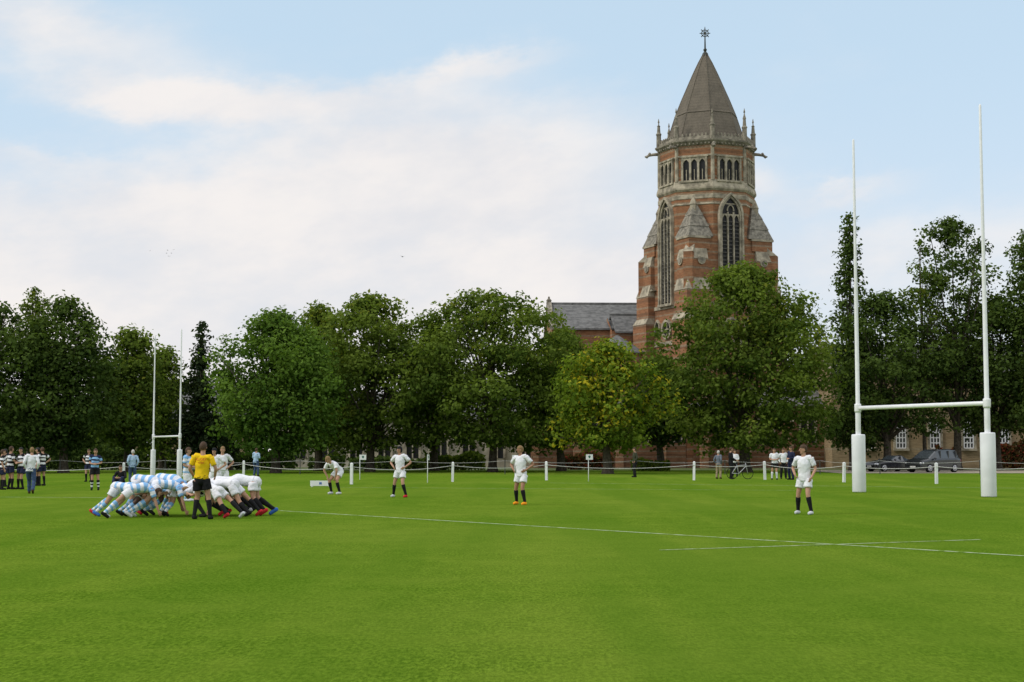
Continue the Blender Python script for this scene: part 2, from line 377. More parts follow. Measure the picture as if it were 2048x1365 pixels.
hedge('hedge', X(310, 131), X(590, 131), 131, 1.7, 1.4, F_dark, 5, label='low dark hedge behind the goal posts')
hedge('hedge', X(850, 128), X(970, 128), 128, 1.55, 1.4, F_mid, 6, label='rounded green hedge before the stone wall')
hedge('bush', X(1262, 124), X(1338, 124), 124, 1.0, 1.6, F_mid, 7, label='low green bush beside the path')
hedge('bush', X(620, 130), X(690, 130), 130, 1.35, 1.2, F_dark, 8, label='dark green bush beside the wall')
hedge('bush', X(700, 133), X(850, 133), 133, 1.2, 1.2, F_dark, 28, label='low dark bush beside the wall')
hedge('bush', X(1120, 131), X(1225, 131), 131, 1.6, 1.2, F_ivy, 18, label='dark reddish bush at the chapel wall')
hedge('climbing_plant', X(1870, 138.2), X(1920, 138.2), 138.4, 2.4, .5, F_ivy, 9, label='red and green climber on the brick wall')
hedge('climbing_plant', X(1990, 138.2), X(2120, 138.2), 138.4, 2.6, .5, F_ivy, 10, label='red and green climber on the brick wall')

# ================= CHURCH TOWER
TD = 150.0; S = TD/FOC
tb = at(1412, 290, TD); tb.z = 0; b0 = math.atan2(tb.x, TD)
def zt(y): return at(1412, y, TD).z
TW = empty('church_tower', (tb.x, TD, 0), rad(30)-b0, label='tall banded red brick and stone chapel tower with octagonal spire', category='church tower')
r8 = math.pi/8; I8 = math.cos(r8)
def face_tf(phi):
    n = (math.sin(phi), -math.cos(phi)); t = (math.cos(phi), math.sin(phi))
    return lambda x, o, z: (n[0]*o+t[0]*x, n[1]*o+t[1]*x, z)
def arc_pts(w, zs, h, n=7):
    c = (h*h-w*w)/(2*w); r = w+c; a1 = math.atan2(h, -c)
    L_ = []
    for i in range(n+1):
        a = math.pi+(a1-math.pi)*i/n
        L_.append((c+r*math.cos(a), zs+r*math.sin(a)))
    return L_
def arch_frame(mb, tf, xc, w, th, z0, zs, h, o0, o1, m=0):
    inn = arc_pts(w, zs, h); out = arc_pts(w+th, zs, h+th*1.3)
    I = [(-w, z0)]+inn; O = [(-w-th, z0)]+out
    for sg in (1, -1):
        for i in range(len(I)-1):
            mb.prism([(xc+sg*I[i][0], I[i][1]), (xc+sg*I[i+1][0], I[i+1][1]), (xc+sg*O[i+1][0], O[i+1][1]), (xc+sg*O[i][0], O[i][1])], tf, o0, o1, m)
def spandrel(mb, tf, xc, w, zs, h, ztop, o0, o1, m=0):
    A = arc_pts(w, zs, h)
    for sg in (1, -1):
        for i in range(len(A)-1):
            mb.prism([(xc+sg*A[i][0], A[i][1]), (xc+sg*A[i+1][0], A[i+1][1]), (xc+sg*A[i+1][0], ztop), (xc+sg*A[i][0], ztop)], tf, o0, o1, m)
def arch_panel(mb, tf, xc, w, z0, zs, h, o0, o1, m=0):
    A = arc_pts(w, zs, h)
    poly = [(xc-w, z0), (xc+w, z0)]+[(xc-p[0], p[1]) for p in A]+[(xc+p[0], p[1]) for p in A[::-1][1:]]
    mb.prism(poly, tf, o0, o1, m)
a = 4.52; R = 4.86
w = MB()
w.box((0, 0, zt(488)/2), (2*a, 2*a, zt(488)))
w.lathe([(R, zt(495)), (R, zt(397)), (R-.1, zt(388)), (R-.12, zt(300))], 8, r8)
w.obj('wall', brick_band, TW)
for sx in (-1, 1):
    for sy in (-1, 1):
        k = MB()
        def blk(lo, hi, z0, z1, m):
            c_ = (lo+hi)/2; k.box((sx*c_, sy*c_, (z0+z1)/2), (hi-lo, hi-lo, z1-z0), m)
        def slope(lo, hi, hi2, z0, z1, m=1):
            rs = []
            for (h_, z_) in ((hi, z0), (hi2, z1)):
                l_ = lo+.02
                rs.append([(sx*l_, sy*l_, z_), (sx*h_, sy*l_, z_), (sx*h_, sy*h_, z_), (sx*l_, sy*h_, z_)])
            k.rings(rs, m)
        blk(2.7, 5.55, 0, zt(648), 0); slope(2.7, 5.6, 5.3, zt(648), zt(636))
        blk(2.72, 5.27, zt(636), zt(592), 0); slope(2.72, 5.32, 5.0, zt(592), zt(570))
        blk(2.74, 4.97, zt(570), zt(532), 0); slope(2.74, 5.02, 4.74, zt(532), zt(512))
        blk(2.4, 4.70, zt(512), zt(491), 0)
        blk(2.3, 5.05, zt(582), zt(579), 1); blk(2.3, 4.80, zt(492), zt(488), 1)
        def ringsq(lo_, hi_, z_): return [(sx*lo_, sy*lo_, z_), (sx*hi_, sy*lo_, z_), (sx*hi_, sy*hi_, z_), (sx*lo_, sy*hi_, z_)]
        k.rings([ringsq(2.0, 4.78, zt(488)), ringsq(2.35, 4.40, zt(468))], 2)
        k.rings([ringsq(2.3, 4.46, zt(468)), ringsq(2.72, 4.02, zt(446))], 2)
        k.rings([ringsq(2.7, 4.06, zt(446)), ringsq(3.15, 3.5, zt(422))], 2)
        k.box((sx*3.5, sy*3.5, zt(434)), (.55, .55, 1.2), 1, rad(45)); k.lathe([(.46, zt(424)), (.05, zt(407))], 4, 0, (sx*3.5, sy*3.5), 1)
        dz = rad(45)*sx*sy
        k.box((sx*4.35, sy*4.35, (zt(590)+zt(520))/2), (.9, 1.9, zt(520)-zt(590)), 0, -dz)
        c45 = .7071
        def dg_(u, w_): return (sx*(4.35+u*c45-w_*c45), sy*(4.35+u*c45+w_*c45))
        k.rings([[(*dg_(p*.97, q_*.48), zt(520)) for p, q_ in ((-1, -1), (1, -1), (1, 1), (-1, 1))], [(*dg_(p*.4-.4, q_*.42), zt(503)) for p, q_ in ((-1, -1), (1, -1), (1, 1), (-1, 1))]], 1)
        k.obj('corner_buttress', [brick_band, stone, broach_m], TW)
for prof in ([(R+.02, zt(397)), (R+.18, zt(393)), (R+.2, zt(390)), (R+.05, zt(379)), (R-.05, zt(375))], [(R+.03, zt(412)), (R+.06, zt(411)), (R+.06, zt(404)), (R+.03, zt(403))],
             [(R+.02, zt(424)), (R+.08, zt(423)), (R+.08, zt(421)), (R+.02, zt(420))], [(R-.08, zt(330)), (R-.03, zt(329)), (R-.03, zt(327)), (R-.08, zt(326))]):
    st = MB(); st.lathe(prof, 8, r8); st.obj('string_course', stone, TW)
for yy_, h_ in ((618, .35), (690, .45)):
    st = MB(); st.box((0, 0, zt(yy_)), (2*a+.2, 2*a+.2, h_)); st.obj('string_course', stone, TW)
for kk in range(8):
    aa = r8+kk*math.pi/4; st = MB(); st.lathe([(.2, zt(377)), (.18, zt(310))], 8, 0, (math.cos(aa)*(R-.12), math.sin(aa)*(R-.12))); st.obj('corner_shaft', stone, TW)
for kk in range(8):
    tf = face_tf(kk*math.pi/4); q = MB(); D = (R-.11)*I8
    z0, z1 = zt(376), zt(331); W2 = 1.22
    q.prism([(-W2, z0), (W2, z0), (W2, z1), (-W2, z1)], tf, D-.02, D+.02, 1)
    for xx in (-W2, -W2/3, W2/3, W2):
        q.prism([(xx-.1, z0), (xx+.1, z0), (xx+.1, z1), (xx-.1, z1)], tf, D-.03, D+.22, 0)
    for xx in (-W2*2/3, 0, W2*2/3):
        spandrel(q, tf, xx, W2/3-.08, z1-.75, .55, z1+.02, D-.03, D+.18, 0)
        q.prism([(xx-.04, z0), (xx+.04, z0), (xx+.04, z0+1.1), (xx-.04, z0+1.1)], tf, D+.02, D+.1, 0)
    q.prism([(-W2-.2, z1), (W2+.2, z1), (W2+.2, z1+.18), (-W2-.2, z1+.18)], tf, D-.03, D+.27, 0)
    q.prism([(-W2-.2, z0-.18), (W2+.2, z0-.18), (W2+.2, z0), (-W2-.2, z0)], tf, D-.03, D+.27, 0)
    q.obj('belfry_window', [stone, dark_m], TW)
for kk in range(4):
    tf = face_tf(kk*math.pi/2); q = MB(); D = a
    z0, zs, h = zt(612), zt(446), 1.8; wv = .98
    arch_panel(q, tf, 0, wv, z0, zs, h, D-.05, D+.03, 1)
    arch_frame(q, tf, 0, wv, .18, z0, zs, h, D-.05, D+.22, 0)
    arch_frame(q, tf, 0, wv+.2, .2, z0, zs, h+.25, D-.05, D+.36, 0)
    for xx in (-wv/3, wv/3): q.prism([(xx-.07, z0), (xx+.07, z0), (xx+.07, zs+.4), (xx-.07, zs+.4)], tf, D+.02, D+.2, 0)
    for xx in (-wv*2/3, 0, wv*2/3): spandrel(q, tf, xx, wv/3-.06, zs-.4, .5, zs+.2, D+.02, D+.17, 0)
    arch_frame(q, tf, 0, .3, .1, zs+.5, zs+.6, .45, D+.02, D+.16, 0)
    z = z0+.2
    while z < zs-.3:
        for xx in (-wv*2/3, 0, wv*2/3):
            q.prism([(xx-.25, z), (xx+.25, z), (xx+.25, z+.09), (xx-.25, z+.09)], tf, D+.03, D+.13, 2)
        z += .38
    q.prism([(-wv-.45, z0-.25), (wv+.45, z0-.25), (wv+.45, z0), (-wv-.45, z0)], tf, D-.05, D+.4, 0)
    q.obj('lancet_window', [stone, dark_m, louvre_m], TW)
    q = MB(); zc = zt(662); n = 20
    for i in range(n):
        a0, a1 = 2*math.pi*i/n, 2*math.pi*(i+1)/n
        q.prism([(.75*math.cos(a0), zc+.75*math.sin(a0)), (1.0*math.cos(a0), zc+1.0*math.sin(a0)), (1.0*math.cos(a1), zc+1.0*math.sin(a1)), (.75*math.cos(a1), zc+.75*math.sin(a1))], tf, D-.05, D+.25, 0)
    q.prism([(.76*math.cos(2*math.pi*i/n), zc+.76*math.sin(2*math.pi*i/n)) for i in range(n)], tf, D-.05, D+.04, 1)
    for s_ in (0, math.pi/2): q.prism([(p*math.cos(s_)-r_*math.sin(s_), zc+p*math.sin(s_)+r_*math.cos(s_)) for p, r_ in ((-.76, -.05), (.76, -.05), (.76, .05), (-.76, .05))], tf, D+.04, D+.15+.003*s_, 0)
    q.obj('round_window', [stone, dark_m], TW)
    for xx in (-2.0, 2.0):
        q = MB(); arch_panel(q, tf, xx, .42, zt(672), zt(660), .8, D-.05, D+.03, 1); arch_frame(q, tf, xx, .42, .17, zt(672), zt(660), .8, D-.05, D+.2, 0); q.obj('small_window', [stone, dark_m], TW)
    zc = zt(535)
    for xx in (-3.5, 3.5):
        n = 18; q = MB()
        q.prism([(xx+.42*math.cos(2*math.pi*i/n), zc+.42*math.sin(2*math.pi*i/n)) for i in range(n)], tf, 4.8, 5.09, 0)
        q.prism([(xx+.26*math.cos(2*math.pi*i/n), zc+.26*math.sin(2*math.pi*i/n)) for i in range(n)], tf, 4.82, 5.14, 1)
        q.obj('medallion', [stone, stone_d], TW)
c_ = MB()
c_.lathe([(R-.12, zt(308)), (R+.05, zt(305)), (R+.3, zt(300)), (R+.32, zt(297)), (R+.05, zt(296))], 8, r8)
c_.lathe([(R+.03, zt(296)), (R+.0, zt(290)), (R-.3, zt(290)), (R-.3, zt(296))], 8, r8)
for kk in range(8):
    tf = face_tf(kk*math.pi/4); D = R*I8
    for i in range(9):
        xx = (i-4)*.4
        c_.prism([(xx-.10, zt(290)-.02), (xx+.10, zt(290)-.02), (xx+.10, zt(286)), (xx, zt(283)), (xx-.10, zt(286))], tf, D-.17, D-.02, 0)
        c_.prism([(xx-.12, zt(306)), (xx+.04, zt(306)), (xx+.04, zt(303)), (xx-.12, zt(303))], tf, D-.15, D+.13, 0)
c_.obj('parapet', stone_d, TW)
for kk in range(8):
    aa = r8+kk*math.pi/4; cx, cy = math.cos(aa)*(R-.08), math.sin(aa)*(R-.08)
    p = MB(); hz = zt(240) if kk % 2 == 0 else zt(246)
    p.lathe([(.26, zt(300)), (.24, zt(272)), (.29, zt(271)), (.29, zt(269)), (.19, zt(267)), (.14, zt(254)), (.19, zt(253)), (.08, hz-.3), (.04, hz-.1), (.1, hz), (.015, hz+.4)], 8, 0, (cx, cy))
    p.obj('pinnacle', stone_d, TW)
    gg = MB(); dx, dy = math.cos(aa), math.sin(aa)
    pts = [(dx*(R-.2), dy*(R-.2), zt(309)), (dx*(R+.5), dy*(R+.5), zt(310)), (dx*(R+.95), dy*(R+.95), zt(312)), (dx*(R+1.15), dy*(R+1.15), zt(315)), (dx*(R+1.32), dy*(R+1.32), zt(314))]
    gg.tube(pts, [.18, .15, .12, .16, .07], n=7, side=(0, 0, 1))
    gg.box((dx*(R+.85), dy*(R+.85), zt(310)+.1), (.28, .28, .2), 0, aa+.7, .4)
    gg.obj('gargoyle', stone_d, TW)
sp = MB()
prof = [(79, 291), (77.5, 284), (69, 258), (60, 231), (49, 204), (37.5, 178), (26, 152), (14, 127), (3, 107)]
sp.lathe([(r_*S/.985, zt(y_)) for r_, y_ in prof], 8, r8)
sp.obj('spire', spire_m, TW)
for kk in range(8):
    rb = MB(); aa = r8+kk*math.pi/4
    rb.tube([(math.cos(aa)*r_*S*1.012, math.sin(aa)*r_*S*1.012, zt(y_)) for r_, y_ in prof[1:]], [.06]*8, n=6)
    rb.obj('spire_rib', spire_m, TW)
rb = MB(); rb.lathe([(62*S*1.02, zt(236)), (62*S*1.03, zt(235)), (62*S*1.0, zt(233))], 8, r8); rb.obj('spire_band', spire_m, TW)
iron = mat('wrought_iron', (.05, .055, .05), .6, .2, 5)
fi = MB(); fi.lathe([(.34, zt(112)), (.3, zt(108)), (.12, zt(104)), (.2, zt(100)), (.09, zt(97)), (.07, zt(80)), (.05, zt(57)), (.02, zt(54))], 8, 0)
zc = zt(67)
vd = Vector((math.cos(-TW.rotation_euler[2]), math.sin(-TW.rotation_euler[2]), 0))
def tor(mb, c, r, t, U, V, n=20, m=0):
    pts = [Vector(c)+U*(r*math.cos(2*math.pi*i/n))+V*(r*math.sin(2*math.pi*i/n)) for i in range(n)]
    W_ = U.cross(V); rs = []
    for i in range(n+1):
        p = pts[i % n]; rd = (p-Vector(c)).normalized()
        rs.append([p+rd*(t*math.cos(b))+W_*(t*math.sin(b)) for b in [2*math.pi*k/6 for k in range(6)]])
    mb.rings(rs, m, True, False)
tor(fi, (0, 0, zc), .34, .045, vd, Vector((0, 0, 1)))
for i in range(8):
    an = i*math.pi/4; e = vd*math.cos(an)+Vector((0, 0, 1))*math.sin(an)
    fi.tube([Vector((0, 0, zc)), Vector((0, 0, zc))+e*.52], [.04, .05], n=5)
fi.obj('finial', iron, TW)

# ================= OTHER BUILDINGS
def gable_building(name, c, Lx, Wd, eave, ridge, rz, wm, rm, label, cat='building', coping=True, windows=()):
    B = empty(name, c, rz, label=label, category=cat)
    q = MB(); x, y = Lx/2, Wd/2
    q.add([(-x, -y, 0), (x, -y, 0), (x, y, 0), (-x, y, 0), (-x, -y, eave), (x, -y, eave), (x, y, eave), (-x, y, eave), (-x, 0, ridge-.15), (x, 0, ridge-.15)],
          [(0, 1, 5, 4), (2, 3, 7, 6), (1, 2, 6, 9, 5), (3, 0, 4, 8, 7)])
    q.obj('wall', wm, B)
    r = MB(); oh = .35; k = (ridge-eave)/y
    for s_ in (-1, 1):
        r.add([(-x+.3, s_*(y+oh), eave-oh*k), (x-.3, s_*(y+oh), eave-oh*k), (x-.3, 0, ridge), (-x+.3, 0, ridge),
               (-x+.3, s_*(y+oh), eave-oh*k+.18), (x-.3, s_*(y+oh), eave-oh*k+.18), (x-.3, 0, ridge+.18), (-x+.3, 0, ridge+.18)],
              [(0, 1, 2, 3), (4, 5, 6, 7), (0, 1, 5, 4), (0, 3, 7, 4), (1, 2, 6, 5)])
    r.tube([(-x+.3, 0, ridge+.22), (x-.3, 0, ridge+.22)], [.14, .14], n=6, side=(0, 1, 0))
    r.obj('roof', rm, B)
    if coping:
        for sx in (-1, 1):
            k_ = MB()
            for s_ in (-1, 1):
                k_.add([(sx*x+p, s_*(y+.3+e), eave-.3*k+zz) if t_ == 0 else (sx*x+p, 0, ridge+zz+.1) for t_ in (0, 1) for (p, e, zz) in ((-.25, 0, 0), (.25, 0, 0), (.25, 0, .35), (-.25, 0, .35))],
                       [(0, 1, 2, 3), (4, 5, 6, 7), (0, 1, 5, 4), (1, 2, 6, 5), (2, 3, 7, 6), (3, 0, 4, 7)])
            k_.lathe([(.3, ridge+.2), (.25, ridge+.45), (.3, ridge+.55), (.08, ridge+.8), (.12, ridge+.88), (.02, ridge+1.0)], 6, 0, (sx*x, 0))
            k_.obj('coping', stone_d, B)
    for (xx, z0, ww, hh, kind) in windows:
        tf = lambda px_, o_, z_: (px_, -o_, z_)
        q = MB()
        if kind == 'sash':
            q.prism([(xx-ww/2, z0), (xx+ww/2, z0), (xx+ww/2, z0+hh), (xx-ww/2, z0+hh)], tf, y-.1, y+.02, 1)
            for t_ in np.linspace(-.5, .5, 4): q.prism([(xx+t_*ww-.05, z0), (xx+t_*ww+.05, z0), (xx+t_*ww+.05, z0+hh), (xx+t_*ww-.05, z0+hh)], tf, y, y+.1, 2)
            for t_ in np.linspace(0, 1, 6): q.prism([(xx-ww/2, z0+t_*hh-.05), (xx+ww/2, z0+t_*hh-.05), (xx+ww/2, z0+t_*hh+.05), (xx-ww/2, z0+t_*hh+.05)], tf, y, y+.093, 2)
            q.prism([(xx-ww/2-.3, z0-.25), (xx+ww/2+.3, z0-.25), (xx+ww/2+.3, z0-.06), (xx-ww/2-.3, z0-.06)], tf, y-.1, y+.25, 0)
            q.prism([(xx-ww/2-.3, z0+hh+.06), (xx+ww/2+.3, z0+hh+.06), (xx+ww/2+.3, z0+hh+.4), (xx-ww/2-.3, z0+hh+.4)], tf, y-.1, y+.14, 0)
            for s_ in (-1, 1): q.prism([(xx+s_*(ww/2+.07), z0-.06), (xx+s_*(ww/2+.28), z0-.06), (xx+s_*(ww/2+.28), z0+hh+.06), (xx+s_*(ww/2+.07), z0+hh+.06)], tf, y-.1, y+.11, 0)
        else:
            arch_panel(q, tf, xx, ww/2, z0, z0+hh*.65, hh*.35+.2, y-.1, y+.02, 1)
            arch_frame(q, tf, xx, ww/2, .22, z0, z0+hh*.65, hh*.35+.2, y-.1, y+.2, 0)
            q.prism([(xx-.07, z0), (xx+.07, z0), (xx+.07, z0+hh*.85), (xx-.07, z0+hh*.85)], tf, y, y+.12, 0)
        q.obj('window', [stone, dark_m, white_p], B)
    return B
nx0, nx1 = X(1099, 158), X(1310, 158)
gable_building('chapel_nave', ((nx0+nx1)/2, 160, 0), nx1-nx0, 11, at(1200, 658, 155).z, at(1200, 612, 160).z, rad(2), brick_band, slate, 'red brick chapel nave with steep grey slate roof', 'chapel')
gable_building('chapel_transept', (X(1275, 157), 156, 0), 6.5, 4.6, at(1240, 660, 152).z, at(1240, 634, 156).z, rad(8), brick_band, slate, 'banded brick chapel transept with slate roof beside tower', 'chapel', coping=False)
B = empty('chapel_apse', (X(1235, 146), 146, 0), 0, label='polygonal brick apse with pale slate roof', category='chapel')
q = MB(); q.lathe([(2.5, 0), (2.5, at(1232, 708, 146).z)], 10); q.obj('wall', brick_band, B)
q = MB(); q.lathe([(2.8, at(1232, 709, 146).z), (2.75, at(1232, 706, 146).z), (.1, at(1232, 671, 146).z)], 10); q.obj('roof', slate, B)
gable_building('chapel_aisle', ((X(1070, 143)+X(1655, 143))/2, 147, 0), X(1655, 143)-X(1070, 143), 8, 6.0, 8.0, 0, brick_low, slate, 'low banded brick chapel aisle with pointed windows', 'chapel', coping=False,
               windows=[(x_, 2.4, 1.3, 2.8, 'arch') for x_ in np.arange(-12, 13, 4.0)])
for i_, x_ in enumerate(np.arange(-12, 15, 4.0)):
    bx = (X(1070, 143)+X(1655, 143))/2+x_-2
    q = MB(); q.box((0, 0, 2.2), (.7, 1.6, 4.4)); q.rings([[(-.38, -.82, 4.4), (.38, -.82, 4.4), (.38, .8, 4.4), (-.38, .8, 4.4)], [(-.35, .6, 5.6), (.35, .6, 5.6), (.35, .8, 5.6), (-.35, .8, 5.6)]], 1)
    q.obj('buttress', [brick_low, stone], None, (bx, 142.15, 0), label='stepped banded brick buttress against the chapel wall', category='buttress', group='chapel buttresses')
gable_building('brick_building', ((X(1660, 140)+X(2300, 140))/2, 144, 0), X(2300, 140)-X(1660, 140), 9, at(1900, 745, 140).z, at(1900, 700, 144).z, 0, tanb, slate,
               'tan brick school building with tall white framed windows', 'building', coping=True,
               windows=[(X(p_, 139.5)-(X(1660, 140)+X(2300, 140))/2, 1.9, .85, 2.4, 'sash') for p_ in (1735, 1800, 1868, 1935, 2005, 2072)])
gable_building('stone_building', ((X(560, 150)+X(1085, 150))/2, 154, 0), X(1085, 150)-X(560, 150), 9, 4.9, 7.2, 0, greystone, slate,
               'long low pale stone building with dark arched windows', 'building', coping=False, windows=[(x_, .9, 1.2, 2.2, 'arch') for x_ in np.arange(-11, 12, 2.8)])
gable_building('tan_house', (X(385, 158), 160, 0), 13, 8, 5.2, 8.5, .1, tanb, slate, 'tan brick house with slate roof behind trees', 'house', windows=[(x_, 1.2, 1.1, 1.6, 'sash') for x_ in (-4, 0, 4)])

# ================= GOALS, FENCE
def goal(pl, pr, hb, ht, padr, padh, pr0, pr1, label):
    c = (pl+pr)/2; G_ = empty('rugby_goal', c, 0, label=label, category='rugby goal', group='rugby goals')
    for p in (pl, pr):
        q = p-c; m_ = MB(); m_.lathe([(pr0, 0), (pr0, hb+.15), (pr0*.8, hb+.2), (pr0*.72, hb+ (ht-hb)*.45), (pr0*.6, hb+(ht-hb)*.47), (pr1, ht-.05), (pr1*.6, ht)], 16, 0, (q.x, q.y), 0, True)
        m_.obj('post', white_p, G_)
        m_ = MB(); m_.lathe([(padr*.96, 0.01), (padr, .04), (padr, padh-.05), (padr*.94, padh), (pr0*1.02, padh+.01)], 24, 0, (q.x, q.y), 0, True)
        m_.obj('pad', pad_m, G_)
        m_ = MB(); m_.lathe([(pr0*1.25, hb-.16), (pr0*1.3, hb-.1), (pr0*1.3, hb+.12), (pr0*1.2, hb+.17)], 16, 0, (q.x, q.y), 0, True); m_.obj('bracket', white_p, G_)
    m_ = MB(); a_, b_ = pl-c, pr-c; m_.tube([(a_.x, a_.y, hb), (b_.x, b_.y, hb)], [pr0*.78]*2, n=14, side=(0, 0, 1)); m_.obj('crossbar', white_p, G_)
    return G_
goal(ground(1718.5, 985), ground(1978, 994.5), 3.35, 14.25, .27, 2.3, .105, .045, 'tall white rugby goal posts with padded bases on the grass')
goal(ground(305.5, 953), ground(358.5, 956), 2.55, 9.15, .16, 1.72, .07, .04, 'slim white rugby goal posts with padded bases by the trees')
fp = [(-60, 966), (247, 968), (487, 957), (703, 969), (905, 964), (1093, 961), (1388, 961), (1530, 960), (1688, 965), (1873, 968), (2085, 970)]
fpos = [ground(*p) for p in fp]
def post_mesh():
    q = MB(); q.box((0, 0, .5), (.13, .13, 1.0)); q.lathe([(.092, 1.0), (.085, 1.03), (.02, 1.06)], 4, math.pi/4); return q.mesh('fence_post')
pm = post_mesh(); pm.materials.append(white_p)
for i, p in enumerate(fpos):
    o_ = link('fence_post', pm, None, p, rnd.uniform(-.3, .3), label='short square white wooden fence post on the grass', category='fence post', group='white posts around the pitch')
    o_.rotation_euler[1] = rnd.uniform(-.03, .03)
    if i < len(fpos)-1:
        e = fpos[i+1]; q = MB(); pts = []
        for t in np.linspace(0, 1, 17):
            pp = p.lerp(e, t)-p; pts.append((pp.x, pp.y-.08, .86-.22*4*t*(1-t)*min(1, (e-p).length/9)))
        q.tube(pts, [.0125]*17, n=6, side=(0, 0, 1)); q.obj('rope', rope_m, None, p, label='slack white rope strung between fence posts', category='rope', group='ropes around the pitch')
bp = [(-80, 946), (120, 947), (330, 948), (600, 949), (800, 949), (1010, 949), (1270, 949), (1450, 949), (1640, 949), (1760, 949), (1960, 950), (2150, 951)]
bpos = [ground(*p) for p in bp]
ps = MB(); ps.lathe([(.035, 0), (.03, .95), (.045, .96), (.02, 1.0)], 8); psm = ps.mesh('rope_stake'); psm.materials.append(iron)
for i, p in enumerate(bpos):
    link('rope_stake', psm, None, p, 0, label='thin dark metal rope stake in the grass', category='stake', group='stakes of the rear rope')
    if i < len(bpos)-1:
        e = bpos[i+1]; q = MB(); pts = []
        for t in np.linspace(0, 1, 13):
            pp = p.lerp(e, t)-p; pts.append((pp.x, pp.y, .95-.16*4*t*(1-t)))
        q.tube(pts, [.009]*13, n=5, side=(0, 0, 1)); q.obj('rope', rope_m, None, p, label='thin pale rope strung between metal stakes', category='rope', group='ropes of the rear line')
green_m = mat('crest_green', (.03, .12, .09), .6, .1, 20); sky_m = mat('crest_blue', (.08, .16, .4), .6, .1, 20)
def sign(px, py, hgt, wd, off, rz):
    p = ground(px, py); e = empty('pitch_sign', p, rz, label='small white square sign with crest on thin stick', category='sign', group='small signs beside the pitch')
    q = MB(); q.tube([(0, 0, 0), (0, 0, hgt)], [.022, .02], n=8); q.obj('stick', white_p, e)
    q = MB(); q.box((off, -.035, hgt-.14), (wd, .02, .29)); q.obj('panel', white_p, e)
    q = MB(); tf = lambda x, o_, z: (x, -o_, z)
    z = hgt-.14; q.prism([(off-.06, z+.07), (off-.06, z), (off, z-.08), (off+.06, z), (off+.06, z+.07), (off, z+.085)], tf, .0452, .049)
    q.obj('crest', green_m, e)
sign(719.5, 960, 1.42, .36, .18, .0); sign(855, 966, 1.45, .36, .0, 1.35); sign(1177, 963, 1.45, .38, .05, .1); sign(1030, 960, 1.4, .34, .0, .1)
e = empty('low_board', ground(641, 974), 0, label='low white banner board lying on the grass with small emblem', category='board')
q = MB(); q.box((0, 0, .16), (.95, .05, .24)); q.box((-.4, .1, .03), (.05, .3, .06)); q.box((.4, .1, .03), (.05, .3, .06)); q.obj('panel', white_p, e)
q = MB(); q.box((0, -.03, .16), (.12, .006, .1)); q.obj('emblem', sky_m, e)

# ================= CARS
paint = mat('black_paint', (.025, .027, .032), .16, .1, 3, .9); glass = mat('car_glass', (.06, .07, .08), .05, .1, 3, 1.0); tyre_m = mat('tyre', (.012, .012, .012), .9, .2, 10); rim_m = mat('rim', (.55, .56, .58), .35, .1, 10, .5, .6); lamp_m = mat('headlamp', (.7, .72, .75), .15, .1, 10, .8); plate_m = mat('plate', (.75, .75, .72), .5, .05, 10)
tail_m = mat('tail_lamp', (.3, .01, .01), .3, .1, 10)
def car(loc, rz, stations, glass_rng, wb, wr_, tire, label):
    C = empty('parked_car', loc, rz, label=label, category='car', group='cars parked beside the building')
    body = MB(); gl = MB(); rs = []
    for (x, zl, zb, zr, kb, kr) in stations:
        y = wb/2*kb; yr = wr_/2*kr
        rs.append([(x, -y*.93, zl), (x, -y, zl+.22), (x, -y, zb-.12), (x, -y*.96, zb), (x, -yr, zr-.05), (x, -yr*.86, zr), (x, yr*.86, zr), (x, yr, zr-.05), (x, y*.96, zb), (x, y, zb-.12), (x, y, zl+.22), (x, y*.93, zl)])
    n = 12
    for i in range(len(rs)-1):
        for k in range(n):
            k2 = (k+1) % n; q = [rs[i][k], rs[i+1][k], rs[i+1][k2], rs[i][k2]]
            isg = False
            if glass_rng[0] <= i <= glass_rng[1] and k in (3, 7): isg = True
            if i in glass_rng[2] and k in (4, 5, 6, 3, 7): isg = True
            (gl if isg else body).add(q, [(0, 1, 2, 3)], 0, True)
    body.add(rs[0], [tuple(range(n))]); body.add(rs[-1], [tuple(range(n))[::-1]])
    for xp in tire['pillars']:
        for s_ in (-1, 1): body.box((xp, s_*(wb*.48+wr_*.5)/2, tire['pz']), (.07, .14, tire['ph']))
    body.obj('body', paint, C); gl.obj('window', glass, C)
    for xw in tire['x']:
        for s_ in (-1, 1):
            r = tire['r']; W_ = MB(); rsx = []
            for (rr, yy) in ((r*.6, 0), (r*.93, 0), (r, .04), (r, .18), (r*.93, .22), (r*.6, .22)):
                rsx.append([(rr*math.cos(2*math.pi*k/20), s_*(yy-.2), rr*math.sin(2*math.pi*k/20)) for k in range(20)])
            W_.rings(rsx, 0, True); wo = W_.obj('wheel', tyre_m, C, (xw, s_*wb/2*.99, r))
            R_ = MB()
            for k in range(5):
                an = k*2*math.pi/5; R_.tube([(0, s_*.025, 0), (r*.6*math.cos(an), s_*.02, r*.6*math.sin(an))], [.05, .04], n=5, side=(0, 1, 0))
            tor(R_, Vector((0, s_*.015, 0)), r*.6, .03, Vector((1, 0, 0)), Vector((0, 0, 1)))
            R_.obj('rim', rim_m, wo)
    for s_ in (-1, 1):
        h_ = MB(); h_.ell((tire['hx'], s_*wb*.36, tire['hz']), (.18, .24, .12), 10); h_.obj('headlight', lamp_m, C)
        h_ = MB(); h_.ell((tire['tx'], s_*wb*.42, tire['hz']+.15), (.06, .1, .16), 8); h_.obj('tail_light', tail_m, C)
        h_ = MB(); h_.ell((tire['mx'], s_*(wb/2+.1), tire['mz']), (.08, .12, .08), 8); h_.obj('mirror', paint, C)
    h_ = MB(); h_.box((tire['hx']-.2, 0, .45), (.02, .52, .12)); h_.obj('number_plate', plate_m, C)
    return C
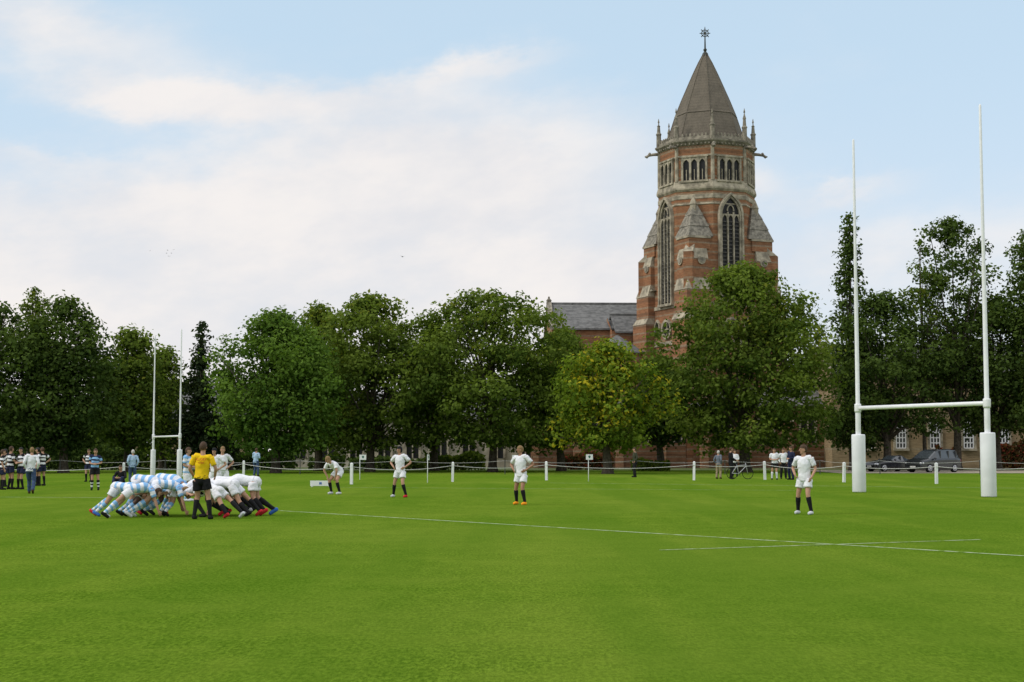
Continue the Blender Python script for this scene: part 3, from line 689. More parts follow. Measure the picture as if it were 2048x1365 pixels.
mpv = [(-2.25, .35, .62, .66, .78, .9), (-2.15, .25, .85, .92, .93, 1.0), (-1.35, .22, 1.0, 1.1, 1.0, 1.12), (-.55, .2, 1.05, 1.62, 1.0, 1.0), (-.1, .2, 1.06, 1.74, 1.0, 1.0), (.9, .2, 1.08, 1.78, 1.0, 1.0), (1.7, .22, 1.08, 1.72, 1.0, .96), (2.15, .25, 1.02, 1.08, .95, 1.02), (2.25, .35, .9, .94, .88, .95)]
car(ground(1866, 945.5), rad(34), mpv, (2, 6, (2, 6)), 1.85, 1.5, dict(x=(-1.4, 1.4), r=.34, pillars=(-.15, .75, 1.6), pz=1.36, ph=.56, hx=-2.05, hz=.72, tx=2.2, mx=-.9, mz=1.08), 'black people carrier parked on the gravel drive')
conv = [(-2.1, .3, .5, .54, .78, .9), (-2.0, .22, .68, .74, .93, 1.0), (-1.2, .18, .82, .88, 1.0, 1.1), (-.45, .18, .86, .98, 1.0, 1.05), (.05, .18, .87, 1.27, 1.0, .9), (.6, .18, .87, 1.29, 1.0, .9), (1.15, .18, .88, 1.0, 1.0, 1.0), (1.9, .2, .85, .9, .94, 1.0), (2.05, .3, .7, .74, .86, .9)]
car(ground(1782, 944), rad(24), conv, (3, 5, (3, 5)), 1.78, 1.35, dict(x=(-1.3, 1.25), r=.32, pillars=(.3,), pz=1.05, ph=.34, hx=-1.9, hz=.6, tx=2.0, mx=-.35, mz=.95), 'low dark coupe with sloping windscreen parked on gravel')

# ================= PEOPLE
def V3(*a): return Vector(a)
def pose(kind, arms='down', spread=.0, h=1.8):
    L_ = {}
    def two(x, y, z): return [V3(-x, y, z), V3(x, y, z)]
    if kind in ('stand', 'walk', 'stride'):
        L_.update(pel=V3(0, 0, .97), chest=V3(0, .01, 1.30), neck=V3(0, -.005, 1.50), head=V3(0, .025, 1.675))
        L_['sh'] = two(.185, -.005, 1.455); L_['hip'] = two(.095, 0, .92); L_['kn'] = two(.10+spread*.45, .03, .50); L_['an'] = two(.10+spread, 0, .085)
        if kind == 'walk': L_['kn'] = [V3(-.1, .14, .51), V3(.1, -.02, .5)]; L_['an'] = [V3(-.1, .22, .09), V3(.1, -.28, .14)]
        if kind == 'stride': L_['kn'] = [V3(-.12-spread*.4, .09, .51), V3(.12+spread*.4, .02, .50)]; L_['an'] = [V3(-.12-spread, .07, .085), V3(.12+spread, -.10, .09)]
        L_['hd'] = two(.02, .2, -1)
        if arms == 'down': L_['el'] = two(.25, -.04, 1.17); L_['wr'] = two(.27, .05, .92)
        if arms == 'hips': L_['el'] = two(.41, -.10, 1.23); L_['wr'] = two(.215, .04, 1.06); L_['hd'] = [V3(.5, .75, -.45), V3(-.5, .75, -.45)]
        if arms == 'thigh': L_['el'] = [V3(-.30, -.05, 1.18), V3(.36, -.10, 1.20)]; L_['wr'] = [V3(-.25, .10, .96), V3(.22, .07, 1.02)]; L_['hd'] = [V3(.15, .5, -.8), V3(-.5, .6, -.5)]
        if arms == 'front': L_['el'] = two(.25, .0, 1.18); L_['wr'] = two(.10, .23, 1.14); L_['hd'] = [V3(.9, .4, .1), V3(-.9, .4, .1)]
        if arms == 'ref': L_['el'] = two(.31, -.02, 1.18); L_['wr'] = two(.25, .16, .99); L_['hd'] = [V3(.2, .8, -.4), V3(-.2, .8, -.4)]
        if arms == 'grip': L_['el'] = two(.26, .02, 1.18); L_['wr'] = two(.25, .26, 1.04); L_['hd'] = two(0, .9, -.3)
        if arms == 'pocket': L_['el'] = two(.28, -.1, 1.18); L_['wr'] = two(.20, .05, .97); L_['hd'] = [V3(.3, .3, -.8), V3(-.3, .3, -.8)]
    if kind == 'bend':
        L_.update(pel=V3(0, -.24, .88), chest=V3(0, .02, 1.07), neck=V3(0, .20, 1.17), head=V3(0, .33, 1.27))
        L_['sh'] = two(.19, .15, 1.13); L_['hip'] = two(.1, -.24, .83); L_['kn'] = two(.19, .06, .49); L_['an'] = two(.21, -.08, .085)
        L_['el'] = two(.33, .20, .87); L_['wr'] = two(.20, .13, .62); L_['hd'] = [V3(.3, .2, -.9), V3(-.3, .2, -.9)]
    if kind in ('scrum', 'push', 'prop', 'hand'):
        L_.update(pel=V3(0, 0, .78), chest=V3(0, .34, .80), neck=V3(0, .54, .72), head=V3(0, .69, .64))
        L_['sh'] = two(.20, .49, .74); L_['hip'] = two(.1, -.02, .76); L_['kn'] = two(.15, -.02, .40); L_['an'] = two(.17, -.36, .14)
        L_['el'] = two(.34, .66, .58); L_['wr'] = two(.25, .86, .62); L_['hd'] = two(-.1, .9, .1)
        if kind in ('push', 'hand'):
            L_['hip'] = two(.1, -.03, .74); L_['kn'] = [V3(-.16, -.24, .38), V3(.16, -.36, .46)]; L_['an'] = [V3(-.18, -.58, .12), V3(.18, -.76, .15)]
        if kind == 'prop':
            L_['kn'] = [V3(-.2, .12, .43), V3(.2, -.12, .40)]; L_['an'] = [V3(-.22, -.05, .09), V3(.22, -.42, .13)]
            L_['el'] = [V3(-.34, .66, .58), V3(.32, .60, .48)]; L_['wr'] = [V3(-.25, .86, .62), V3(.30, .70, .24)]; L_['hd'] = [V3(0, .9, .1), V3(0, .3, -.9)]
        if kind == 'hand': L_['el'] = [V3(-.34, .66, .58), V3(.30, .58, .45)]; L_['wr'] = [V3(-.25, .86, .62), V3(.28, .66, .18)]; L_['hd'] = [V3(0, .9, .1), V3(0, .45, -.9)]
        dz = rnd.uniform(-.08, .10); L_['pel'].z += dz
        for p_ in L_['hip']: p_.z += dz
        dc = rnd.uniform(-.12, .08); L_['chest'].z += dc*.6+dz*.4
        for p_ in [L_['neck'], L_['head']]+L_['sh']: p_.z += dc
        for i in (0, 1):
            L_['kn'][i].y += rnd.uniform(-.09, .09); L_['an'][i].y += rnd.uniform(-.12, .1); L_['kn'][i].x += rnd.uniform(-.04, .05); L_['el'][i].x += rnd.uniform(-.08, .04)*(1 if i else -1)
        if rnd.random() < .5 and kind in ('scrum', 'push'):
            for k_ in ('sh', 'hip', 'kn', 'an', 'el', 'wr', 'hd'): L_[k_] = [V3(-q_.x, q_.y, q_.z) for q_ in L_[k_][::-1]]
    if kind == 'sit':
        L_.update(pel=V3(0, 0, .16), chest=V3(0, .04, .50), neck=V3(0, .10, .69), head=V3(0, .15, .86))
        L_['sh'] = two(.185, .08, .65); L_['hip'] = two(.1, .04, .13); L_['kn'] = two(.2, .36, .42); L_['an'] = two(.14, .62, .085)
        L_['el'] = two(.30, .22, .42); L_['wr'] = two(.12, .42, .40); L_['hd'] = [V3(.8, .4, -.1), V3(-.8, .4, -.1)]
    if kind in ('stand', 'stride', 'walk'):
        w_ = rnd.choice((-1, 1))*rnd.uniform(.012, .026); sx_ = w_*1.5
        L_['pel'].x += sx_; L_['hip'][0].z += w_; L_['hip'][1].z -= w_
        for p_ in L_['hip']: p_.x += sx_
        L_['sh'][0].z -= w_; L_['sh'][1].z += w_; L_['chest'].x += sx_*.3
        L_['kn'][0 if w_ < 0 else 1].y += .05
        L_['el'][0].y += rnd.uniform(-.03, .03); L_['el'][1].y += rnd.uniform(-.03, .03)
    return L_, h/1.8
def body_parts(J, outfit, voxel):
    P = []
    bm = MB()
    pel, chest, neck, head = J['pel'], J['chest'], J['neck'], J['head']
    sp_ = (chest-pel).normalized(); up2 = (neck-chest).normalized()
    low = pel-sp_*.10; waist = pel.lerp(chest, .42); upper = chest.lerp(neck, .62)
    spine = [low, pel, waist, chest, upper, neck, neck.lerp(head, .5)]
    chain(bm, spine, [(.12, .10), (.16, .12), (.135, .098), (.168, .122), (.13, .09), (.058, .06), (.055, .058)], n=16)
    chain(bm, [J['sh'][0], upper, J['sh'][1]], [.062, .075, .062], side=(0, 0, 1), n=12)
    yaw = J.get('look', 0)
    hup = ((head-neck).normalized()*.6+V3(0, 0, .6)).normalized() if head.z > neck.z else V3(0, .35, .9).normalized()
    f0 = V3(-math.sin(yaw), math.cos(yaw), J.get('nod', 0)); f0 = (f0-hup*f0.dot(hup)).normalized(); sd = f0.cross(hup)
    bm.ell(head+hup*.01, (.076, .096, .115), 16, 0, sd, f0, hup)
    bm.ell(head+f0*.03-hup*.06, (.052, .062, .06), 12, 0, sd, f0, hup)
    chain(bm, [head+f0*.09+hup*.015, head+f0*.115-hup*.018], [.011, .016], n=8, step=None)
    for s_ in (-1, 1): bm.ell(head+sd*(s_*.078)-f0*.005-hup*.005, (.014, .022, .034), 8, 0, sd, f0, hup)
    for i, sg in ((0, -1), (1, 1)):
        sh, el, wr = J['sh'][i], J['el'][i], J['wr'][i]
        chain(bm, [sh, sh.lerp(el, .4), el, el.lerp(wr, .3), wr], [.056, .05, .039, .041, .027], n=10)
        d = J['hd'][i].normalized(); out = V3(sg, 0, 0); out = (out-d*out.dot(d)); out = out.normalized() if out.length > .2 else V3(0, 0, 1)
        s_ = d.cross(out).normalized(); nrm = -out
        if s_.y < 0: s_ = -s_
        chain(bm, [wr-d*.01, wr+d*.04, wr+d*.09], [(.027, .020), (.038, .018), (.038, .015)], side=s_, n=10, step=.02)
        for k, ln in enumerate((.062, .078, .084, .074)):
            b_ = wr+d*.085+s_*((k-1.5)*.022)
            chain(bm, [b_-d*.02, b_+d*(ln*.5)+nrm*(ln*.12), b_+d*(ln*.82)+nrm*(ln*.42)], [.0105, .0098, .0085], side=s_, n=6, step=.02)
        b_ = wr+d*.03+s_*.03; chain(bm, [b_, b_+s_*.028+d*.03, b_+s_*.034+d*.062+nrm*.012], [.013, .0115, .010], side=nrm, n=6, step=.02)
        hp, kn, an = J['hip'][i], J['kn'][i], J['an'][i]
        chain(bm, [hp, hp.lerp(kn, .35), kn, kn.lerp(an, .28), kn.lerp(an, .7), an], [.092, .084, .056, .06, .042, .037], n=12)
        tilt = an.z > .115
        toe = an+V3(0, .16, -.05) if not tilt else an+V3(0, .09, -(an.z-.035)); heel = an+V3(0, -.05, -.04) if not tilt else an+V3(0, -.07, .0)
        J.setdefault('toe', []).append(toe); J.setdefault('heel', []).append(heel)
        chain(bm, [heel, an+V3(0, .02, -.035) if not tilt else an.lerp(toe, .35), toe], [.034, .038, .028], n=10)
    tmp = link('tmp', bm.mesh('tmp')); md = tmp.modifiers.new('r', 'REMESH'); md.mode = 'VOXEL'; md.voxel_size = voxel; md.use_smooth_shade = True
    ms = tmp.modifiers.new('s', 'SMOOTH'); ms.factor = .5; ms.iterations = 2
    dg = bpy.context.evaluated_depsgraph_get(); me = bpy.data.meshes.new_from_object(tmp.evaluated_get(dg)); bpy.data.objects.remove(tmp)
    me.name = 'body'; me.materials.clear()
    for m_ in (outfit['skin'], eye_m, lip_m): me.materials.append(m_)
    nn = len(me.polygons); C = np.empty(nn*3); me.polygons.foreach_get('center', C); C = C.reshape(-1, 3)-np.array(head)
    f_ = C@np.array(f0); s2 = C@np.array(sd); u2 = C@np.array(hup); mi = np.zeros(nn, int)
    mi[(f_ > .06) & (np.abs(np.abs(s2)-.032) < .014) & (np.abs(u2-.012) < .009)] = 1
    mi[(f_ > .06) & (np.abs(s2) < .025) & (np.abs(u2+.062) < .008)] = 2
    me.polygons.foreach_set('material_index', mi); me.polygons.foreach_set('use_smooth', np.ones(nn, bool))
    P.append(('body', me))
    def addp(name, mb, mats):
        me_ = mb.mesh(name)
        for m_ in mats: me_.materials.append(m_)
        P.append((name, me_))
    if outfit.get('hair') or outfit.get('cap'):
        hb = MB(); cap = outfit.get('cap'); ex = .014 if not cap else .02
        kf = (lambda x, y, z: (z > .35 or y < -.05) and z > -.55) if not cap else (lambda x, y, z: (z > .42 or y < .25) and z > -.75)
        hb.ell(head+hup*.012-f0*.006, (.076+ex, .096+ex, .115+ex), 18, 0, sd, f0, hup, kf)
        addp('scrum_cap' if cap else 'hair', hb, [cap or outfit['hair']])
    bw = .085; sm_ = outfit['shirt']; nm_ = len(sm_)
    mf = (lambda s: int(s/bw+.35) % nm_) if nm_ > 1 else None
    sb = MB(); hem = pel-sp_*(.03 if outfit.get('tuck', True) else .10)
    rr = [(.178, .138), (.172, .13), (.158, .118), (.188, .14), (.158, .112), (.082, .08)]
    chain(sb, [hem, pel.lerp(chest, .12), waist, chest, upper, neck-up2*.01], rr, n=18, mf=mf, cap=False)
    chain(sb, [J['sh'][0], upper, J['sh'][1]], [.074, .088, .074], side=(0, 0, 1), n=14, mf=(lambda s: 0) if mf else None)
    sl = outfit.get('sleeve', 'short')
    for i in (0, 1):
        sh, el, wr = J['sh'][i], J['el'][i], J['wr'][i]
        if sl == 'short': chain(sb, [sh, sh.lerp(el, .3), sh.lerp(el, .72)], [.074, .07, .066], n=12, cap=False, mf=mf)
        else: chain(sb, [sh, sh.lerp(el, .4), el, el.lerp(wr, .4), el.lerp(wr, .97)], [.074, .066, .055, .052, .038], n=12, mf=mf, cap=False)
    def folds(mb_, amp):
        vv = np.array(mb_.v); k1 = vv@np.array([31., 17., 43.]); k2 = vv@np.array([13., 29., -19.])
        vv = vv+np.stack([np.sin(k1)+.6*np.sin(k2), np.cos(k1*1.3+1)+.6*np.cos(k2*1.7), np.sin(k1*.7+2)], 1)*amp; mb_.v = [tuple(x) for x in vv]
    folds(sb, .006)
    addp('shirt', sb, sm_)
    lb = MB(); lm_ = outfit['legs']
    chain(lb, [low-sp_*.02, pel-sp_*.02, pel.lerp(chest, .18)], [(.15, .12), (.182, .14), (.165, .122)], n=16)
    for i in (0, 1):
        hp, kn, an = J['hip'][i], J['kn'][i], J['an'][i]
        if outfit.get('long'): chain(lb, [hp, hp.lerp(kn, .4), kn, kn.lerp(an, .5), kn.lerp(an, .98)], [.112, .1, .08, .074, .064], n=12)
        else: chain(lb, [hp, hp.lerp(kn, .3), hp.lerp(kn, .56)], [.110, .112, .112], n=14, cap=False)
    folds(lb, .005)
    addp('trousers' if outfit.get('long') else 'shorts', lb, [lm_])
    for i in (0, 1):
        kn, an = J['kn'][i], J['an'][i]
        if not outfit.get('long'):
            s3 = MB(); so = outfit['socks']
            chain(s3, [kn.lerp(an, .14), kn.lerp(an, .3), kn.lerp(an, .7), an], [.064, .068, .05, .045], n=12, mf=(lambda s: int(s/.07) % len(so)) if len(so) > 1 else None)
            addp('sock', s3, so)
        s4 = MB(); toe, heel = J['toe'][i], J['heel'][i]
        chain(s4, [heel, heel.lerp(toe, .4)+V3(0, 0, .008), toe], [.043, .050, .038], n=12)
        s4.ell(an+V3(0, 0, -.01), (.048, .054, .038), 10)
        addp('boot' if not outfit.get('long') else 'shoe', s4, [outfit['boots'][i % len(outfit['boots'])]])
    return P
def person(loc, yaw, kind, outfit, label, arms='down', spread=0, h=1.8, look=0, nod=0, voxel=.012, group=None):
    J, s = pose(kind, arms, spread, h); J['look'] = look; J['nod'] = nod
    E = empty('person', loc, rad(yaw), label=label, category='person')
    if group: E['group'] = group
    E.scale = (s, s, s)
    for nme, me in body_parts(J, outfit, voxel): link(nme, me, E)
    return E
def O(shirt, legs, socks=None, boots=None, skin=skin_m, hair=h_brown, **k):
    d = dict(shirt=shirt if isinstance(shirt, list) else [shirt], legs=legs, socks=socks or [c_black], boots=boots or [b_blk], skin=skin, hair=hair); d.update(k); return d
WP = lambda **k: O(c_white, c_white, [c_black], **k)
gW = 'players in white kit'; gS = 'players in the scrum'; gSp = 'spectators behind the rope'
NV = .0095
person(ground(1609, 1029), 146, 'stride', WP(boots=[b_wht], hair=h_brown, tuck=False), 'player in white shirt and shorts, black socks, watching', 'thigh', .10, 1.80, look=-.75, voxel=NV, group=gW)
person(ground(1041, 1010), 148, 'stride', WP(boots=[b_org], hair=h_fair, skin=skin2_m, tuck=False), 'player in white with orange boots, hands on hips', 'hips', .08, 1.80, look=-.7, voxel=NV, group=gW)
person(ground(799, 995), 158, 'stride', WP(boots=[b_red, b_wht], cap=c_black, tuck=False), 'player in white with black scrum cap, legs apart', 'hips', .17, 1.80, look=-.3, voxel=NV, group=gW)
person(ground(668, 989), 142, 'bend', WP(boots=[b_wht], hair=h_fair), 'player in white leaning forward with hands on knees', h=1.86, look=-.2, nod=.25, voxel=NV, group=gW)
ref = person(ground(404, 1039), -4, 'stand', O(c_yel, c_black, [c_black], [b_blk], hair=h_brown), 'referee in yellow shirt and black shorts, back turned', 'ref', .09, 1.86, look=-.1, voxel=NV)
red_t = mat('red_lettering', (.5, .03, .02), .6, .05, 20)
for txt, zz, sz in (('RUGBY', 1.37, .08), ('REFEREE', 1.30, .04)):
    cu = bpy.data.curves.new('t', 'FONT'); cu.body = txt; cu.size = sz; cu.align_x = 'CENTER'; cu.extrude = .004
    to = link('tmp', cu); dg = bpy.context.evaluated_depsgraph_get(); me = bpy.data.meshes.new_from_object(to.evaluated_get(dg)); bpy.data.objects.remove(to)
    me.materials.append(red_t); lo = link('lettering', me, ref, (0, -.149, zz)); lo.rotation_euler = (rad(90), 0, 0)
# scrum
X0 = X(374, 38.2)
BL = lambda b, sk=skin_m, hr=h_brown, **k: O([c_blue, c_white], c_white, [c_blue, c_white], b, skin=sk, hair=hr, **k)
BR = lambda b, sk=skin_m, hr=h_brown, **k: O([c_white], c_white, [c_black], b, skin=sk, hair=hr, **k)
Lb = 'scrum player in light blue and white hoops pushing forward'
Rb = 'scrum player in white shirt and black socks pushing forward'
sc = [
 (-.56, 37.70, 'hand', -1, BL([b_wht], hr=h_fair), 20, .95), (-.64, 38.35, 'scrum', -1, BL([b_blk], skin3_m, h_black), -8, 1.02), (-.78, 38.95, 'prop', -1, BL([b_red]), -16, 1.06),
 (-.98, 38.15, 'push', -1, BL([b_blk], skin3_m, h_black, cap=c_black), 18, .92), (-1.32, 38.75, 'scrum', -1, BL([b_wht]), -12, 1.06),
 (-1.14, 37.25, 'hand', -1, BL([b_wht, b_blk]), 24, .95), (-1.66, 38.0, 'push', -1, BL([b_red, b_blu]), -9, .99), (-.26, 38.1, 'scrum', -1, BL([b_blk], cap=c_black), 34, .90),
 (.64, 37.75, 'prop', 1, BR([b_blk]), -34, .95), (.58, 38.35, 'scrum', 1, BR([b_red], hr=h_black), 10, .99), (.78, 38.95, 'push', 1, BR([b_blk]), 16, 1.05),
 (1.20, 38.1, 'push', 1, BR([b_blk, b_red], hr=h_black), -14, .96), (1.06, 38.8, 'scrum', 1, BR([b_wht]), 14, 1.06),
 (1.00, 37.25, 'hand', 1, BR([b_red, b_wht], cap=c_black), -38, .93), (1.66, 38.5, 'scrum', 1, BR([b_red, b_blu]), -2, 1.14)]
for dx, yy, kd, sd_, of, dy, hs in sc:
    person((X0+dx, yy, 0), (-90 if sd_ < 0 else 90)+dy, kd, of, Lb if sd_ < 0 else Rb, h=1.8*hs, look=rnd.uniform(-.3, .3), voxel=.0105, group=gS)
person(ground(374, 1003), -100, 'stand', BL([b_wht]), 'player in light blue and white hoops standing behind scrum', 'front', .05, 1.76, voxel=.011, group=gS)
person(ground(428, 998), 165, 'stand', WP(cap=c_black), 'player in white with black scrum cap behind scrum', 'hips', .08, 1.74, voxel=.011, group=gW)
person(ground(444, 994), 200, 'stand', WP(hair=h_fair), 'player in white standing with hands on hips', 'hips', .1, 1.8, voxel=.011, group=gW)
FV = .016
def sp_person(px, py, yaw, of, label, arms='down', h=1.76, kind='stand', spread=.04, look=0): return person(ground(px, py), yaw, kind, of, label, arms, spread, h, look, 0, FV, gSp)
jk = dict(long=True, sleeve='long', tuck=False)
sp_person(512, 953, -20, O(c_paleblue, c_jean, boots=[b_brn], **jk), 'spectator in pale blue shirt and jeans, back turned', 'front', 1.82)
sp_person(265, 968, 20, O(c_paleblue, c_jean, boots=[b_brn], hair=h_white, **jk), 'grey haired spectator in pale shirt and dark trousers', 'pocket', 1.7)
sp_person(243, 973, 170, O(c_black, c_navy, boots=[b_blk], **jk), 'person in black sitting on the grass', kind='sit', h=1.8)
sp_person(190, 981, 190, O([c_navy, c_blue], c_black, [c_black, c_white], [b_blk]), 'player in navy and blue hoops standing with arms down', 'front', 1.74)
sp_person(177, 964, 170, O([c_black, c_white], c_navy, [c_black], [b_blk]), 'player in black and white hoops standing on grass', 'hips', 1.74)
sp_person(62, 988, 10, O(c_white, c_jean, boots=[b_brn], hair=h_fair, **jk), 'person in white hooded top and blue jeans', 'pocket', 1.78, 'walk')
hoop = lambda: O([c_black, c_white], c_navy, [c_black], [b_blk], hair=rnd.choice([h_brown, h_black]))
for px_, py_, yw in ((3, 980, -60), (20, 979, -40), (41, 979, 150), (75, 972, 100), (84, 972, 60), (-22, 980, 30), (10, 974, 120)):
    sp_person(px_, py_, yw, hoop(), 'player in black and white hoops and dark shorts', rnd.choice(['front', 'hips', 'down']), rnd.uniform(1.68, 1.84))
sp_person(1270, 955, 100, O(c_olive, c_black, boots=[b_blk], **jk), 'person in dark jacket and dark trousers standing', 'pocket', 1.85)
sp_person(1437, 958, -40, O(c_grey, c_beige, boots=[b_brn], hair=h_white, **jk), 'white haired person in grey top and beige trousers', 'pocket', 1.66)
sp_person(1462, 958, -85, O(c_black, c_black, boots=[b_blk], **jk), 'person in black holding a bicycle', 'grip', 1.86)
sp_person(1470, 954, 170, O(c_white, c_black, boots=[b_blk], sleeve='long', long=True), 'person in white shirt and black trousers', 'front', 1.72)
sp_person(1549, 960, 170, O(c_white, c_black, [c_white], [b_blk]), 'person in white top and dark shorts standing', 'front', 1.80)
sp_person(1567, 958, 180, O(c_white, c_black, boots=[b_blk], long=True, sleeve='long'), 'person in white shirt and dark trousers', 'pocket', 1.80)
sp_person(1583, 960, 120, O(c_navy, c_navy, boots=[b_blk], **jk), 'person in navy blazer and trousers standing', 'front', 1.90)

# bicycle
bk = empty('bicycle', ground(1480, 959), rad(12), label='silver city bicycle held upright on the grass', category='bicycle')
silver = mat('silver_paint', (.5, .5, .52), .3, .05, 10, .5, .5)
for xx in (-.48, .48):
    q = MB(); tor(q, Vector((0, 0, 0)), .33, .02, Vector((1, 0, 0)), Vector((0, 0, 1)), 28)
    for i in range(12):
        an = i*math.pi/6; q.tube([(0, 0, 0), (.32*math.cos(an), 0, .32*math.sin(an))], [.004, .004], n=4, side=(0, 1, 0))
    q.obj('wheel', tyre_m, bk, (xx, 0, .35))
q = MB()
for a_, b_ in (((-.48, .35), (-.08, .32)), ((-.08, .32), (-.2, .85)), ((-.18, .78), (.36, .82)), ((-.08, .32), (.38, .76)), ((-.48, .35), (-.18, .78)), ((.48, .35), (.34, .95))):
    q.tube([(a_[0], 0, a_[1]), (b_[0], 0, b_[1])], [.02, .02], n=8, side=(0, 1, 0))
q.obj('frame', silver, bk)
q = MB(); q.tube([(.26, -.27, 1.0), (.34, -.2, 1.02), (.35, 0, .97), (.34, .2, 1.02), (.26, .27, 1.0)], [.016]*5, n=7, side=(0, 0, 1)); q.obj('handlebar', iron, bk)
q = MB(); q.ell((-.22, 0, .89), (.14, .075, .035), 10); q.obj('saddle', tyre_m, bk)
q = MB(); tor(q, Vector((-.08, 0, .32)), .09, .012, Vector((1, 0, 0)), Vector((0, 0, 1)), 16); q.tube([(-.08, -.08, .32), (0, -.08, .18), (0, -.16, .17)], [.012]*3, n=5, side=(0, 1, .1)); q.obj('crank', iron, bk)

# birds
for (px_, py_, d_, s_) in ((805, 514, 130, .6), (335, 501, 200, .4), (347, 500, 200, .4), (333, 507, 205, .4), (343, 507, 200, .4), (338, 513, 200, .45), (300, 502, 200, .35)):
    p = at(px_, py_, d_); q = MB(); q.ell((0, 0, 0), (.07, .22, .06), 8)
    q.add([(0, .08, 0), (.3, .02, .14), (.55, -.08, .05), (.28, -.1, .12), (0, -.08, 0)], [(0, 1, 3, 4), (1, 2, 3)]); q.add([(0, .08, 0), (-.3, .02, .14), (-.55, -.08, .05), (-.28, -.1, .12), (0, -.08, 0)], [(0, 1, 3, 4), (1, 2, 3)])
    q.add([(0, -.18, 0), (.07, -.33, 0), (-.07, -.33, 0)], [(0, 1, 2)])
    o_ = q.obj('bird', b_blk, None, p, rnd.uniform(0, 6), label='small dark bird flying with spread wings', category='bird', group='birds in flight'); o_.scale = (s_,)*3

# ================= SKY, SUN
SUN_AZ, SUN_EL = rad(-108), rad(42)
w = bpy.data.worlds.new('World'); scene.world = w; w.use_nodes = True; nt = w.node_tree; nt.nodes.clear()
out = N(nt, 'ShaderNodeOutputWorld'); sky = N(nt, 'ShaderNodeTexSky'); sky.sky_type = 'NISHITA'; sky.sun_disc = False; sky.sun_elevation = SUN_EL; sky.sun_rotation = SUN_AZ; sky.air_density = 1; sky.dust_density = .6; sky.ozone_density = 1
bg1 = N(nt, 'ShaderNodeBackground'); bg1.inputs[1].default_value = .15; nt.links.new(sky.outputs[0], bg1.inputs[0])
tc = N(nt, 'ShaderNodeTexCoord'); dv = tc.outputs['Generated']
sx = N(nt, 'ShaderNodeSeparateXYZ'); nt.links.new(dv, sx.inputs[0])
az = M(nt, 'ARCTAN2', sx.outputs[0], sx.outputs[1]); el = M(nt, 'ARCSINE', sx.outputs[2])
cb = N(nt, 'ShaderNodeCombineXYZ'); nt.links.new(M(nt, 'MULTIPLY', az, .5), cb.inputs[0]); nt.links.new(M(nt, 'ADD', el, M(nt, 'MULTIPLY', az, -.12)), cb.inputs[1])
n1 = noise(nt, cb.outputs[0], 14, 5, .6); n2 = noise(nt, cb.outputs[0], 42, 4, .65); n3 = noise(nt, cb.outputs[0], 5, 3, .55)
azp = M(nt, 'ADD', az, M(nt, 'MULTIPLY', M(nt, 'SUBTRACT', n1, .5), .12)); elp = M(nt, 'ADD', el, M(nt, 'MULTIPLY', M(nt, 'SUBTRACT', n3, .5), .045))
elp = M(nt, 'ADD', elp, M(nt, 'MULTIPLY', M(nt, 'SUBTRACT', n2, .5), .032))
blobs = [(110, 110, 340, 80, -8, .8), (330, 225, 300, 42, -4, .5), (600, 215, 420, 44, 2, .6), (960, 142, 175, 30, 12, .7), (960, 325, 430, 115, 4, 1.05), (420, 410, 620, 75, 0, .70), (620, 300, 260, 40, 5, .32), (1540, 372, 50, 34, 0, .5), (1690, 400, 140, 24, 10, .5), (30, 345, 260, 24, 0, .40), (985, 560, 75, 42, 0, .5), (1100, 575, 70, 55, 0, .45), (1700, 520, 420, 70, 0, .2)]
tot = None
for (bx, by, rx, ry, ro, stg) in blobs:
    ca, ce = (bx-1024)/FOC, (902-by)/FOC; r_ = rad(ro)
    dx = M(nt, 'SUBTRACT', azp, ca); dy = M(nt, 'SUBTRACT', elp, ce)
    u = M(nt, 'ADD', M(nt, 'MULTIPLY', dx, math.cos(r_)*FOC/rx), M(nt, 'MULTIPLY', dy, math.sin(r_)*FOC/rx)); vv = M(nt, 'ADD', M(nt, 'MULTIPLY', dx, -math.sin(r_)*FOC/ry), M(nt, 'MULTIPLY', dy, math.cos(r_)*FOC/ry))
    d2 = M(nt, 'ADD', M(nt, 'MULTIPLY', u, u), M(nt, 'MULTIPLY', vv, vv))
    val = M(nt, 'MULTIPLY', M(nt, 'EXPONENT', M(nt, 'MULTIPLY', d2, -1.0)), stg)
    tot = val if tot is None else M(nt, 'ADD', tot, val)
low = M(nt, 'MULTIPLY', ramp01(nt, elp, (902-330)/FOC, (902-560)/FOC), M(nt, 'SUBTRACT', 1.0, M(nt, 'MULTIPLY', ramp01(nt, az, .06, .2), .5)))
tot = M(nt, 'ADD', tot, low)
gen = M(nt, 'MULTIPLY', ramp01(nt, n3, .40, .60), ramp01(nt, el, .33, .5)); tot = M(nt, 'ADD', tot, M(nt, 'MULTIPLY', gen, .9))
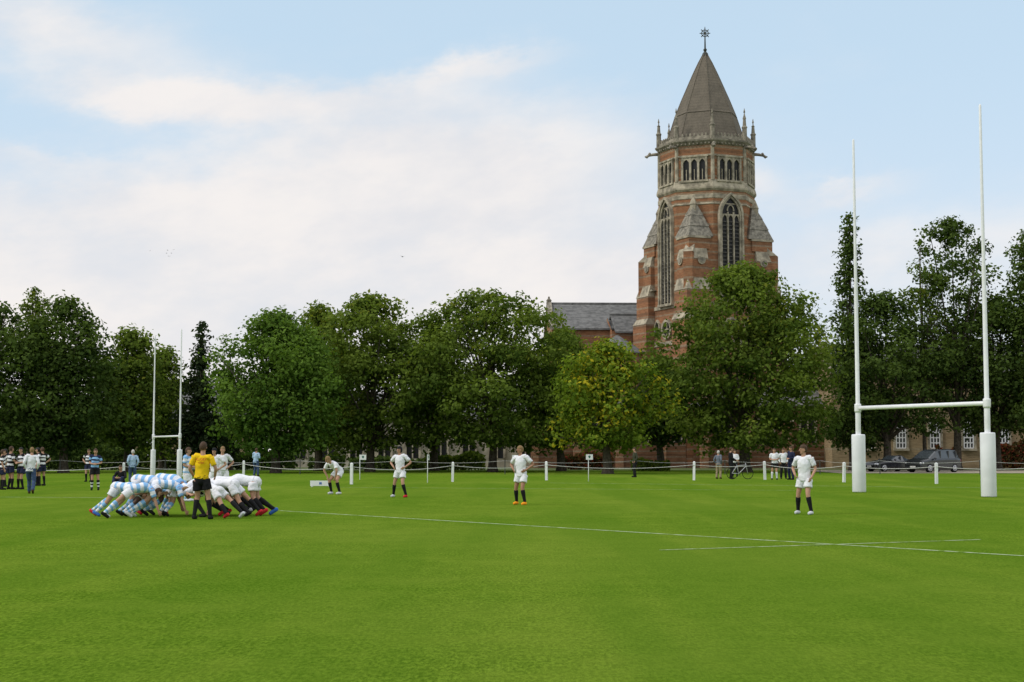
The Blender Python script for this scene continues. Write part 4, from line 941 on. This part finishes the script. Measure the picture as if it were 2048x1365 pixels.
side = M(nt, 'MULTIPLY', ramp01(nt, M(nt, 'ABSOLUTE', az), .4, .8), .5); tot = M(nt, 'ADD', tot, side)
mask = ramp01(nt, M(nt, 'ADD', tot, M(nt, 'MULTIPLY', M(nt, 'SUBTRACT', n1, .5), 1.0)), .02, 1.15)
haze = N(nt, 'ShaderNodeBackground'); haze.inputs[1].default_value = 1.0
nt.links.new(mixc(nt, ramp01(nt, el, .02, .28), (.74, .80, .90), (.62, .79, .93)), haze.inputs[0])
m0 = N(nt, 'ShaderNodeMixShader'); m0.inputs[0].default_value = .78; nt.links.new(bg1.outputs[0], m0.inputs[1]); nt.links.new(haze.outputs[0], m0.inputs[2])
cc = mixc(nt, ramp01(nt, n1, .32, .66), (.79, .785, .81), (.94, .89, .86))
bg2 = N(nt, 'ShaderNodeBackground'); nt.links.new(cc, bg2.inputs[0])
nt.links.new(M(nt, 'ADD', 1.0, M(nt, 'MULTIPLY', ramp01(nt, el, .35, .9), .6)), bg2.inputs[1])
mx = N(nt, 'ShaderNodeMixShader'); nt.links.new(M(nt, 'MULTIPLY', mask, .92), mx.inputs[0]); nt.links.new(m0.outputs[0], mx.inputs[1]); nt.links.new(bg2.outputs[0], mx.inputs[2]); nt.links.new(mx.outputs[0], out.inputs[0])
sl = bpy.data.lights.new('sun', 'SUN'); sl.energy = 1.5; sl.angle = rad(10); sl.color = (1, .94, .85)
so = link('sun', sl); sv = Vector((math.sin(SUN_AZ)*math.cos(SUN_EL), math.cos(SUN_AZ)*math.cos(SUN_EL), math.sin(SUN_EL))); so.rotation_mode = 'QUATERNION'; so.rotation_quaternion = sv.to_track_quat('Z', 'Y')
cam = bpy.data.cameras.new('camera'); cam.lens = 36*FOC/2048; cam.sensor_width = 36; cam.clip_end = 5000; cam.clip_start = .1
co = link('camera', cam); co.location = (0, 0, EYE); co.rotation_euler = (math.pi/2+PIT, 0, 0); scene.camera = co
scene.view_settings.view_transform = 'Standard'; scene.view_settings.look = 'None'; scene.view_settings.exposure = 0
